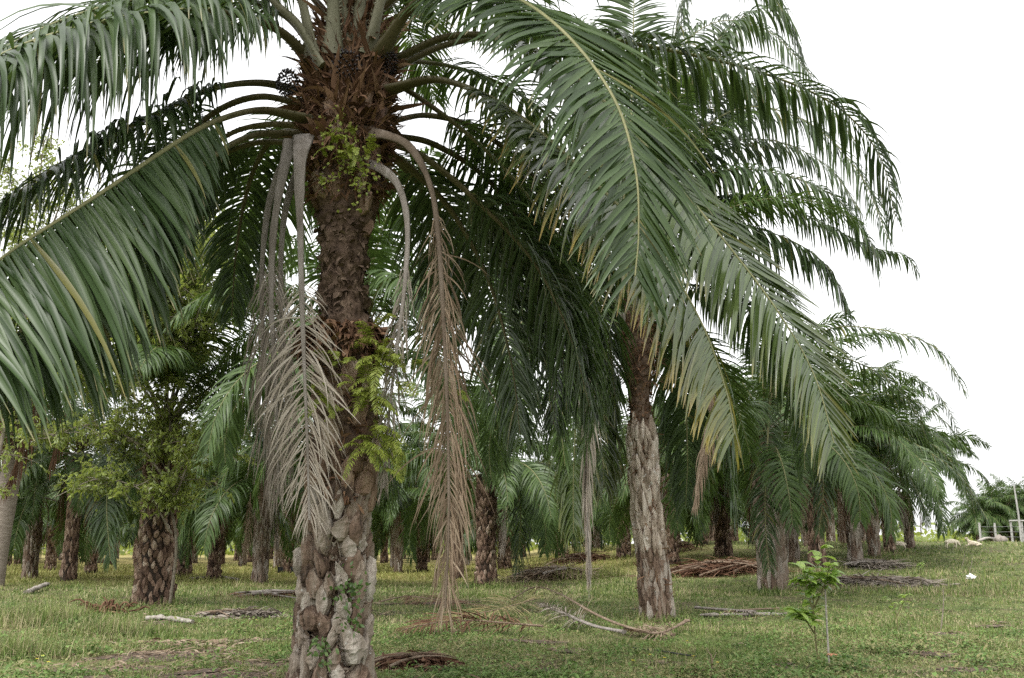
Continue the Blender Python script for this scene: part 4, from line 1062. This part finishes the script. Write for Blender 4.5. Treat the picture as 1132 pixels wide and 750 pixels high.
leafy_tree("leafy_tree", tuple(bt), [
    (st([(188, 667, Yt), (195, 600, Yt - .1), (186, 540, Yt - .1), (188, 470, Yt - .2), (180, 380, Yt - .3), (186, 290, Yt - .3), (195, 225, Yt - .3)]), .04),
    (st([(184, 470, Yt - .2), (150, 400, Yt - .6), (140, 360, Yt - .8), (110, 330, Yt - 1), (90, 320, Yt - 1.1)]), .035),
    (st([(182, 430, Yt - .2), (215, 370, Yt - .5), (245, 350, Yt - .8), (270, 330, Yt - .8)]), .03),
    (st([(190, 540, Yt - .2), (150, 490, Yt - .8), (100, 470, Yt - 1.2), (50, 485, Yt - 1.6), (20, 480, Yt - 1.8)]), .04),
    (st([(186, 500, Yt - .2), (140, 430, Yt - .9), (80, 415, Yt - 1.4), (40, 420, Yt - 1.7)]), .035),
    (st([(190, 560, Yt - .2), (215, 500, Yt - .8), (240, 490, Yt - 1), (262, 510, Yt - 1.2)]), .03),
    (st([(190, 590, Yt - .2), (160, 545, Yt - .9), (110, 530, Yt - 1.3), (60, 550, Yt - 1.6)]), .03),
    (st([(184, 380, Yt - .4), (150, 320, Yt - 1.2), (140, 280, Yt - 1.5), (150, 240, Yt - 1.6)]), .025),
    (st([(184, 360, Yt - .4), (200, 310, Yt - 1.2), (205, 270, Yt - 1.5), (215, 235, Yt - 1.6)]), .025),
    (st([(184, 400, Yt - .4), (225, 345, Yt - 1.2), (240, 310, Yt - 1.4), (250, 275, Yt - 1.5)]), .025),
    (st([(184, 370, Yt - .4), (120, 330, Yt - 1.3), (100, 300, Yt - 1.6)]), .025),
    (st([(186, 420, Yt - .4), (170, 350, Yt - 1.8), (160, 300, Yt - 2.2), (165, 255, Yt - 2.4)]), .022),
    (st([(186, 420, Yt - .4), (195, 350, Yt - 1.8), (190, 300, Yt - 2.2), (200, 250, Yt - 2.4)]), .022),
    (st([(186, 420, Yt - .4), (215, 360, Yt - 1.8), (225, 310, Yt - 2.2), (232, 262, Yt - 2.4)]), .022),
    (st([(186, 400, Yt - .4), (150, 350, Yt - 1.8), (130, 310, Yt - 2.2), (125, 275, Yt - 2.4)]), .022),
    (st([(188, 330, Yt - .3), (215, 290, Yt - .5), (240, 275, Yt - .6), (258, 285, Yt - .6)]), .03),
    (st([(186, 300, Yt - .3), (205, 262, Yt - .5), (225, 240, Yt - .6), (235, 225, Yt - .6)]), .025),
    (st([(186, 400, Yt - .3), (160, 350, Yt - .8), (170, 300, Yt - 1.2), (185, 265, Yt - 1.3)]), .025),
    (st([(186, 350, Yt - .3), (165, 300, Yt - .5), (150, 260, Yt - .6), (140, 225, Yt - .6)]), .03),
], "slender broadleaf tree with pale twigs wrapped around the diamond trunked palm", seed=3)
bt2 = G(-14, 655)
Yq = bt2[1]
leafy_tree("leafy_tree", tuple(bt2), [
    (st([(-14, 655, Yq), (-4, 520, Yq), (22, 400, Yq), (36, 270, Yq), (50, 140, Yq)]), .08),
    (st([(40, 330, Yq), (20, 250, Yq - .5), (10, 190, Yq - .8), (0, 170, Yq - 1)]), .05),
    (st([(42, 290, Yq), (65, 230, Yq - .5), (80, 180, Yq - .6)]), .05),
], "tall thin broadleaf tree showing above the fronds at the far left", leaf=(.1, .2), seed=4, twigs=4, tw=.8)

# ------------------------------------------------------------------ saplings, stakes
def leaf_ring(mb, C, rs, n, L, wd, rg, droop=.9, mat=0):
    k = rg.integers(int(len(C) * .45), len(C), n)
    az = rg.uniform(0, 6.28, n)
    d = np.stack([np.cos(az), np.sin(az), rg.uniform(.1, .9, n)], 1)
    ribbons(mb, C[k], d, np.stack([-np.sin(az), np.cos(az), np.zeros(n)], 1), rg.uniform(*L, n), rg.uniform(*wd, n), 6, droop * rg.uniform(.6, 1.6, n), rg.normal(0, .4, n), .3, mat, None, prof='round')

def sapling(label, stems, nleaf, L, wd, seed, r=.012, lm=None):
    rg = np.random.default_rng(seed)
    base = stems[0][0]
    o = empty("sapling", tuple(base), label, "sapling")
    a, b = MB(), MB()
    for s in stems:
        c, _ = catmull(np.array(s) - base, 24)
        tube(a, c, np.linspace(r, r * .35, 24), None, 6, 0, (.2, 1, 0))
        leaf_ring(b, c, r, nleaf, L, wd, rg)
    a.build("stem", M_stem, o); b.build("leaves", lm or M_sap_leaf, o)
M_stem = rough_mat("green_stem", [(0, (.06, .06, .025)), (.5, (.13, .12, .05)), (1, (.22, .2, .1))], 20, bump=.1)
gs = G(905, 737); ysp = gs[1]
sapling("bright green large-leaved sapling standing in the grass on the right", [
    st([(905, 737, ysp), (901, 700, ysp), (899, 665, ysp), (902, 635, ysp), (908, 607, ysp)]),
    st([(900, 680, ysp), (893, 655, ysp - .1), (890, 640, ysp - .2), (888, 628, ysp - .3)]),
    st([(900, 672, ysp), (908, 655, ysp - .1), (914, 640, ysp - .2), (916, 626, ysp - .2)]),
    st([(900, 700, ysp), (890, 685, ysp - .15), (880, 676, ysp - .25)])], 34, (.15, .28), (.065, .12), 5)
gk = G(917, 738)
a = MB(); c = catmull(np.array(st([(917, 738, gk[1]), (914, 690, gk[1]), (912, 645, gk[1])])) - gk, 12)[0]
tube(a, c, np.linspace(.014, .011, 12), None, 7, 0, (.2, 1, 0))
sk = empty("stake", tuple(gk), "thin pale stake with an orange tie beside the bright sapling", "stake")
a.build("stick", M_woodwhite, sk)
a = MB()
mm, nt_, ou_ = newmat("orange_tie"); bs_ = N(nt_, "BsdfPrincipled"); bs_.inputs['Base Color'].default_value = (.5, .24, .13, 1); bs_.inputs['Roughness'].default_value = .7; nt_.links.new(bs_.outputs[0], ou_.inputs[0])
tp = P(917, 724, gk[1]) - gk
th = np.linspace(0, 2 * np.pi, 14)
tube(a, tp + np.stack([.026 * np.cos(th), .026 * np.sin(th), .01 * np.sin(2 * th)], 1), .009, None, 6, 0, (0, 0, 1))
tube(a, tp + np.array([(.02, 0, 0), (.05, -.01, .012), (.08, -.01, -.004), (.1, -.02, .01)]), np.array([.01, .008, .01, .006]), None, 6)
a.build("tie", mm, sk)
g_ = G(992, 696)
sapling("small pale green sapling in open grass right of the bright sapling", [st([(992, 696, g_[1]), (991, 680, g_[1]), (986, 668, g_[1]), (982, 660, g_[1])]), st([(991, 682, g_[1]), (998, 668, g_[1]), (1001, 658, g_[1])])], 12, (.1, .2), (.04, .07), 8, .012)
g_ = G(1018, 650)
sapling("yellow-green sapling at the right end of the brown frond heap", [st([(1018, 650, g_[1]), (1018, 635, g_[1]), (1017, 622, g_[1])])], 22, (.12, .25), (.05, .09), 9, .015)
for k, (px, py, qx, qy, lab) in enumerate([(1040, 697, 1043, 650, "tallest bare dark stick standing alone in the open grass on the right"), (1063, 628, 1067, 608, "short dark twig left of the white bag, leaning right"), (1070, 640, 1075, 616, "dark leaning twig right above the white bag"), (785, 747, 786, 723, "pale dry stalk standing at the bottom edge right of centre")]):
    g_ = G(px, py); c = np.array([g_, .5 * (g_ + P(qx, qy, g_[1])) + (.02, 0, 0), P(qx, qy, g_[1])]) - g_
    a = MB(); cc_ = catmull(c, 10)[0]; tube(a, cc_, np.linspace(.016, .007, 10), None, 5, 0, (.2, 1, 0))
    for t in (4, 6, 8):
        e = cc_[t] + np.array([(.06 if t % 4 else -.06), 0, .1]); tube(a, np.array([cc_[t], .5 * (cc_[t] + e), e]), np.array([.007, .005, .003]), None, 4, 0, (.2, 1, 0))
    tag(a.build("stick", M_twig if k < 3 else M_dead_tan, loc=g_), lab, "stick")

# ------------------------------------------------------------------ fallen fronds, heaps, logs
def fl(x, y): return terr(x, y)
def fallen(label, pts, mats=(M_dead_tan, M_rach_tan), z=.06, **kw):
    g = [G(a, b) + (0, 0, z + dz) for a, b, dz in pts]
    o = empty("fallen_frond", tuple(g[0] - (0, 0, z)), label, "fallen frond", "dead fronds lying in the grass")
    B = np.array(o.location)
    a, b = MB(), MB()
    k = dict(nl=60, ll=.6, lw=.03, pet=.2, seg=5, fold=.2, droop=.9, a0=60, a1=25, lift=.2, rr=(.045, .01), flare=.2, flat=.45, keep=.9, M=40, floor=lambda x, y: terr(x + B[0], y + B[1]) - B[2]); k.update(kw)
    frond(a, b, np.array(g) - B, **k)
    f = a.build("leaflets", mats[0], o); b.build("rachis", mats[1], o)
fallen("reddish fallen frond lying straight across the grass at centre", [(600, 704, .12), (560, 703, .16), (520, 701, .18), (480, 702, .14), (445, 706, .08)], ll=.7, pet=.06, nl=90, droop=.6, lift=.6, mats=(M_dead_red, M_rach_tan))
fallen("long curved fallen frond with skeletal leaflets ending at the pale trunk's foot", [(745, 708, .03), (700, 704, .08), (660, 695, .2), (620, 677, .35), (592, 668, .4), (565, 675, .2)], pet=.2, ll=.6, keep=.85, rr=(.05, .016), dvar=.7, lift=1.0, droop=.5, a0=50, nl=80, mats=(M_dead_tan, M_rach_tan))
fallen("thick grey fallen frond stalk in front of the curved fallen frond", [(690, 708, .08), (655, 704, .14), (625, 695, .22), (598, 687, .28)], pet=.3, ll=.5, keep=.8, rr=(.065, .025), lift=1.0, dvar=.6, droop=.6, a0=45, nl=70, mats=(M_dead_grey, M_rach_grey))
fallen("short broken frond stalk pointing at the right of the pale trunk's foot", [(760, 697, .12), (745, 703, .08), (725, 708, .06), (690, 702, .05)], pet=.4, ll=.35, keep=.7, lift=.9, rr=(.05, .02), wob=.2, mats=(M_dead_tan, M_rach_tan))
fallen("dark thin frond stalk lying right of the pale trunk", [(860, 678, .05), (830, 680, .06), (800, 682, .05)], pet=.6, ll=.2, keep=.3, rr=(.05, .02))
fallen("pale frond stalk lying in the grass between pale trunk and sapling", [(770, 677, .05), (800, 680, .06), (835, 682, .05)], pet=.7, ll=.2, keep=.2, rr=(.07, .03), mats=(M_dead_grey, M_rach_grey))
fallen("dry brown fallen frond behind the tan hanging frond", [(420, 672, .1), (450, 668, .15), (490, 672, .12), (540, 676, .06)], ll=.8, nl=80, droop=.6, mats=(M_dead_red, M_rach_tan))
fallen("fallen frond with yellow straw leaflets left of the curved fallen frond", [(590, 672, .15), (560, 684, .18), (530, 690, .15), (495, 694, .1)], ll=.9, nl=90, droop=.35, lift=.7, pet=.08, mats=(leaf_mat("straw_leaf", [(0, (.2, .15, .06)), (.5, (.32, .26, .12)), (1, (.42, .37, .2))], rough=.7, trans=.15, tcol=(.4, .3, .1)), M_rach_tan), lw=.02)
fallen("small brown fallen frond beside the diamond trunk's right side", [(340, 668, .06), (310, 664, .08), (285, 661, .08), (262, 663, .05)], ll=.6, mats=(M_dead_red, M_rach_grey))
fallen("scattered frond stalks left of the foreground trunk", [(330, 660, .08), (300, 658, .1), (275, 660, .08)], ll=.3, pet=.5, rr=(.06, .03), mats=(M_dead_grey, M_rach_grey))

def heap(px, py, rx, ry, h, n, label, mats, seed, nst=10, L=(.5, 1.3)):
    g = G(px, py); rg = np.random.default_rng(seed)
    o = empty("frond_heap", tuple(g), label, "frond heap", "heaps of cut fronds")
    a, b = MB(), MB()
    def surf(x, y): return h * np.clip(1 - (x / rx) ** 2 - (y / ry) ** 2, 0, 1) ** .7
    x, y = rg.normal(0, .42 * rx, n), rg.normal(0, .42 * ry, n)
    z = terr(x + g[0], y + g[1]) - g[2] + surf(x, y) * rg.uniform(.4, 1.05, n) + .02
    az = rg.normal(0, .8, n) + np.where(rg.random(n) < .5, 0, np.pi)
    d = np.stack([np.cos(az), np.sin(az), rg.normal(0.05, .22, n)], 1)
    ribbons(a, np.stack([x, y, z], 1), d, np.stack([-np.sin(az), np.cos(az), rg.normal(0, .5, n)], 1), rg.uniform(*L, n), rg.uniform(.03, .07, n), 4, rg.uniform(.1, .8, n), rg.normal(0, .7, n), .2, 0, None, floor=lambda X_, Y_: terr(X_ + g[0], Y_ + g[1]) - g[2])
    a.build("leaflets", mats[0], o)
    for k in range(nst):
        cx, cy = rg.normal(0, .3 * rx), rg.normal(0, .3 * ry); az = rg.normal(0, .4); l = rg.uniform(.6, 1.0) * rx
        q = np.array([(cx + math.cos(az) * l * t, cy + math.sin(az) * l * t, 0) for t in np.linspace(-.7, .7, 6)])
        q[:, 2] = terr(q[:, 0] + g[0], q[:, 1] + g[1]) - g[2] + surf(q[:, 0], q[:, 1]) + .06
        tube(b, catmull(q, 14)[0], np.linspace(.055, .015, 14) * min(1, rx / 1.6), None, 6)
    if nst: b.build("stalks", mats[1], o)
heap(800, 634, 2.6, 1.4, .45, 1500, "large rust brown heap of cut fronds left of the palm behind the sapling", (M_dead_red, M_rach_tan), 1, 14)
heap(612, 640, 2.2, 1.2, .42, 1000, "long brown heap of fronds behind the pale hanging dead frond at centre", (M_dead_tan, M_rach_grey), 2)
heap(640, 622, 1.8, 1.2, .45, 600, "farther brown heap of fronds in the back row at centre", (M_dead_red, M_rach_tan), 3)
heap(966, 648, 2.3, 1.1, .22, 1500, "grey-brown flat heap of dry fronds behind the small saplings on the right", (M_dead_grey, M_rach_tan), 4, 6, (.3, .8))
heap(965, 628, 1.4, .8, .25, 400, "low grey frond heap at the foot of the rough fibrous palm on the right", (M_dead_grey, M_rach_grey), 5, 4)
heap(735, 612, 2.0, 1.0, .6, 500, "brown frond heap in the back row behind the pale flaking trunk", (M_dead_red, M_rach_tan), 6)
heap(462, 738, .65, .35, .14, 500, "small pile of brown frond scraps at the bottom edge by the foreground trunk", (M_dead_red, M_rach_tan), 7, 4, (.1, .35))
heap(268, 682, 1.0, .5, .1, 500, "flat patch of dry grey leaflets left of the foreground trunk", (M_dead_grey, M_rach_tan), 8, 3, (.2, .5))
heap(305, 662, 1.5, .5, .18, 300, "scattered brown fronds in the grass behind the flat grey patch", (M_dead_red, M_rach_grey), 9, 6, (.3, .7))
heap(225, 715, 1.2, .6, .05, 260, "thin layer of dead brown straw on bare soil at the lower left", (M_dead_tan, M_rach_tan), 10, 0, (.08, .3))

def log(name, pts, r, label, m, cat="log", lumpy=.25, seed=1):
    rg = np.random.default_rng(seed)
    g = np.array([G(a, b) + (0, 0, r * .7 + dz) for a, b, dz in pts]); B = g[0] - (0, 0, r * .7)
    c = catmull(g - B, 20)[0]
    a = MB(); tube(a, c, r * (1 + rg.normal(0, lumpy, 20)).clip(.5, 1.6), r * .8 * (1 + rg.normal(0, lumpy, 20)).clip(.5, 1.6), 10)
    return tag(a.build(name, m, loc=B), label, cat)
log("log", [(163, 686, 0), (180, 687, .03), (213, 690, 0)], .06, "white bleached log lying in front of the diamond trunk", M_wood, seed=2)
log("log", [(30, 657, 0), (40, 655, .08), (52, 652, .15)], .09, "short grey log stump leaning in the grass at the left", M_wood, seed=3)
log("log", [(775, 682, 0), (800, 683, .03), (870, 681, 0)], .05, "long pale thin branch in the grass right of the pale trunk", M_wood, seed=4, cat="branch")
log("log", [(210, 641, 0), (240, 640, .03), (262, 642, 0)], .08, "grey log between the distant trunks left of the reddish palm", M_wood, seed=6)
# uprooted root tangle
g_ = G(118, 680)
a = MB(); rg = np.random.default_rng(3)
for k in range(46):
    az = rg.uniform(0, 6.28); l = rg.uniform(.2, .6)
    p0 = rg.normal(0, 1, 3) * (.2, .12, .03) + (0, 0, .08)
    p1 = p0 + np.array([math.cos(az) * l * .6, math.sin(az) * l * .3, rg.uniform(-.02, .28)]); p2_ = p1 + np.array([math.cos(az) * l * .5, 0, rg.uniform(-.25, .1)])
    p2_[2] = max(p2_[2], .01)
    tube(a, catmull(np.array([p0, p1, p2_]), 8)[0], np.linspace(.035, .012, 8), None, 5, 0, (.2, .3, 1))
tag(a.build("root_tangle", M_dead_red, loc=g_), "dark brown tangle of old roots in the grass left of the diamond trunk", "roots")

# black hose in the grass
hp = np.array([G(a, b) + (0, 0, .035) for a, b in ((690, 716), (705, 720), (720, 721), (745, 725), (770, 729))])
mh, nth, oh = newmat("black_rubber"); bh = N(nth, "BsdfPrincipled"); bh.inputs['Base Color'].default_value = (.012, .012, .014, 1); bh.inputs['Roughness'].default_value = .5; nth.links.new(bh.outputs[0], oh.inputs[0])
a = MB(); tube(a, catmull(hp - hp[0], 30)[0], .014, None, 8)
tag(a.build("hose", mh, loc=hp[0]), "thin black hose lying in the foreground grass", "hose")

# yellow flowers
my, nty, oy = newmat("yellow_petal"); by = N(nty, "BsdfPrincipled"); by.inputs['Base Color'].default_value = (.75, .6, .03, 1); nty.links.new(by.outputs[0], oy.inputs[0])
fbm = MB(); 
th = np.arange(6) * 2 * np.pi / 6
ribbons(fbm, np.stack([.004 * np.cos(th), .004 * np.sin(th), np.full(6, .15)], 1), np.stack([np.cos(th), np.sin(th), np.full(6, .5)], 1), np.stack([-np.sin(th), np.cos(th), 0 * th], 1), np.full(6, .024), np.full(6, .02), 2, np.full(6, .5), np.zeros(6), 0, 0, None, prof='round')
tube(fbm, np.array([(0, 0, 0), (.003, 0, .08), (0, 0, .15)]), .003, None, 4, 1, (0, 1, 0))
FM = fbm.mesh("flower", [my, M_stem])
for px, py in ((40, 742), (52, 746), (46, 738), (719, 737), (767, 739), (760, 720), (700, 744), (283, 694), (794, 747), (735, 741)):
    o = inst("flower", FM, None, tuple(G(px, py)), (0, 0, px * 1.0)); tag(o, "tiny yellow flower dotted in the foreground grass", "flower", "yellow flowers in the grass")

# white bag in the grass, sheep, trough, fence
mw, ntw, ow = newmat("white_plastic"); bw = N(ntw, "BsdfPrincipled"); bw.inputs['Base Color'].default_value = (.75, .75, .73, 1); bw.inputs['Roughness'].default_value = .4; ntw.links.new(bw.outputs[0], ow.inputs[0])
import bmesh
def blob(name, loc, sc, m, amp, s, seed, label=None, cat=None, parent=None, sub=4):
    bm = bmesh.new(); bmesh.ops.create_icosphere(bm, subdivisions=sub, radius=1)
    for v in bm.verts:
        f = 1 + amp * mnoise.fractal(v.co * s + Vector((seed, 0, seed)), 1, 2, 4)
        v.co = Vector((v.co.x * sc[0] * f, v.co.y * sc[1] * f, max(v.co.z, -.3) * sc[2] * f))
    me = bpy.data.meshes.new(name); bm.to_mesh(me); bm.free(); me.materials.append(m)
    for p in me.polygons: p.use_smooth = True
    o = bpy.data.objects.new(name, me); COL.objects.link(o); o.location = loc
    if parent: o.parent = parent
    if label: tag(o, label, cat)
    return o
g_ = G(1074, 641); blob("plastic_bag", g_ + (0, 0, .06), (.16, .12, .11), mw, .7, 1.6, 3.0, "crumpled white plastic bag in the grass at the right", "bag")

M_wool = rough_mat("cream_wool", [(0, (.5, .42, .3)), (.5, (.66, .58, .45)), (1, (.78, .72, .6))], 12, bump=.5, bscale=40)
M_tanfur = rough_mat("tan_fur", [(0, (.35, .16, .07)), (1, (.5, .28, .14))], 8, bump=.3)
def sheep(px, py, s, rot, label, graze=True, lie=False, m=None):
    g = G(px, py)
    nodes = {'pel': (-.35, 0, .55, .17), 'mid': (0, 0, .55, .2), 'sh': (.35, 0, .57, .17)}
    if graze: nodes.update(nk=(.55, 0, .48, .1), hd=(.68, 0, .25, .085), mz=(.74, 0, .12, .05))
    else: nodes.update(nk=(.5, 0, .78, .1), hd=(.58, 0, .98, .09), mz=(.75, 0, .93, .055))
    E = [('pel', 'mid'), ('mid', 'sh'), ('sh', 'nk'), ('nk', 'hd'), ('hd', 'mz')]
    nodes['tl'] = (-.55, 0, .45, .03); E.append(('pel', 'tl'))
    for sgn, nm in ((1, 'l'), (-1, 'r')):
        if lie:
            nodes.update({'fk' + nm: (.5, .12 * sgn, .42, .06), 'ff' + nm: (.7, .14 * sgn, .4, .04), 'hk' + nm: (-.25, .2 * sgn, .42, .07), 'hf' + nm: (-.05, .24 * sgn, .4, .04)})
            E += [('sh', 'fk' + nm), ('fk' + nm, 'ff' + nm), ('pel', 'hk' + nm), ('hk' + nm, 'hf' + nm)]
        else:
            nodes.update({'fk' + nm: (.36, .1 * sgn, .3, .05), 'ff' + nm: (.36, .1 * sgn, 0, .035), 'hk' + nm: (-.33, .11 * sgn, .38, .065), 'hh' + nm: (-.44, .11 * sgn, .22, .04), 'hf' + nm: (-.4, .11 * sgn, 0, .035)})
            E += [('sh', 'fk' + nm), ('fk' + nm, 'ff' + nm), ('pel', 'hk' + nm), ('hk' + nm, 'hh' + nm), ('hh' + nm, 'hf' + nm)]
        nodes['er' + nm] = ((.62, .11 * sgn, .3, .025) if graze else (.52, .13 * sgn, 1.0, .025)); E.append(('hd', 'er' + nm))
    ks = list(nodes)
    me = bpy.data.meshes.new("sheep"); me.from_pydata([nodes[k][:3] for k in ks], [(ks.index(a_), ks.index(b_)) for a_, b_ in E], [])
    me.materials.append(m or M_wool)
    o = bpy.data.objects.new("sheep", me); COL.objects.link(o)
    sk_ = o.modifiers.new("skin", 'SKIN')
    for k, d in zip(ks, me.skin_vertices[0].data): d.radius = (nodes[k][3],) * 2; d.use_root = (k == 'pel')
    o.modifiers.new("smooth", 'SUBSURF').levels = 2; o.modifiers["smooth"].render_levels = 2; sk_.use_smooth_shade = True
    o.location = g - np.array((0, 0, .33 * s if lie else 0)); o.rotation_euler = (0, 0, rot); o.scale = (s,) * 3
    return tag(o, label, "sheep", "sheep on the pasture")
sheep(994, 609, .75, 2.9, "cream sheep grazing nearest the palm trunks at the right")
sheep(1052, 606, .75, .15, "cream sheep grazing alone in the open pasture at the far right")
sheep(1078, 604, .75, 2.7, "cream sheep with raised head lying beside the pale beam", False, True)
log("beam", [(1082, 601, .1), (1094, 599, .2), (1104, 597, .3)], .1, "pale wooden beam lying on the pasture near the fence", M_woodwhite, "beam", .05, 8)
g_ = G(1106, 599); blob("stone", g_, (.45, .35, .45), M_wood, .3, 1.2, 8.0, "grey boulder at the end of the pale beam", "stone")

# trough with a post, deep in the plantation
g_ = G(319, 634)
tr_ = empty("trough", tuple(g_), "low black trough with an upright stick, far behind the foreground trunk's left side", "trough")
a = MB()
for dx, dy, sx, sy in ((0, -.25, .6, .03), (0, .25, .6, .03), (-.6, 0, .03, .28), (.6, 0, .03, .28)):
    q = np.array([(sx * i_, sy * j_, k_) for k_ in (.05, .38) for i_, j_ in ((-1, -1), (1, -1), (1, 1), (-1, 1))]) + (dx, dy, 0)
    a.add(q, [(0, 1, 5, 4), (1, 2, 6, 5), (2, 3, 7, 6), (3, 0, 4, 7), (4, 5, 6, 7)])
a.add(np.array([(-.6, -.25, .08), (.6, -.25, .08), (.6, .25, .08), (-.6, .25, .08)]), [(0, 1, 2, 3)])
a.build("tub", mh, tr_, smooth=False)
a = MB(); tube(a, np.array([(-.1, .35, 0), (-.1, .35, .6), (-.08, .35, 1.3)]), .04, None, 6, 0, (0, 1, 0)); a.build("post", M_wood, tr_)

# fence at the right
YF = 78.0
fx = [P(px, 595, YF)[0] for px in (1084, 1101, 1119, 1131, 1150, 1170, 1190)]
fe = empty("fence", (fx[0], YF, float(terr(fx[0], YF))), "grey post and wire fence at the edge of the pasture on the far right", "fence")
B = np.array(fe.location)
M_post = rough_mat("grey_post", [(0, (.2, .19, .18)), (.5, (.33, .32, .3)), (1, (.45, .44, .42))], 5, bump=.3)
M_wire = rough_mat("wire", [(0, (.15, .15, .15)), (1, (.3, .3, .3))], 5, bump=0)
for k, x in enumerate(fx):
    z = float(terr(x, YF)) - B[2]; h = 1.7 if k in (2, 3) else 1.5
    a = MB(); tube(a, np.array([(x - B[0], 0, z - .1), (x - B[0], 0, z + h * .5), (x - B[0], 0, z + h)]), .09, None, 8, 0, (0, 1, 0)); a.build("post", M_post, fe)
a = MB(); tube(a, np.array([(fx[2] - B[0] - .15, -.1, 1.65), (.5 * (fx[2] + fx[3]) - B[0], -.1, 1.66), (fx[3] - B[0] + .15, -.1, 1.65)]), .07, None, 6); a.build("rail", M_post, fe)
for h in (.4, .8, 1.2):
    a = MB(); tube(a, np.array([(x - B[0], -.1, float(terr(x, YF)) - B[2] + h) for x in fx]), .012, None, 4); a.build("wire", M_wire, fe)
c = np.array([P(1129, 597, YF - 1), P(1126, 570, YF - 1), P(1121, 537, YF - 1)]); c[0, 2] = float(terr(c[0, 0], c[0, 1]))
a = MB(); tube(a, c - c[0], np.linspace(.09, .06, 3), None, 8, 0, (0, 1, 0)); tag(a.build("pole", M_post, loc=c[0]), "tall thin grey pole leaning left beside the fence", "pole")
print("far palms", nfar, "faces", sum(len(m.polygons) for m in bpy.data.meshes))
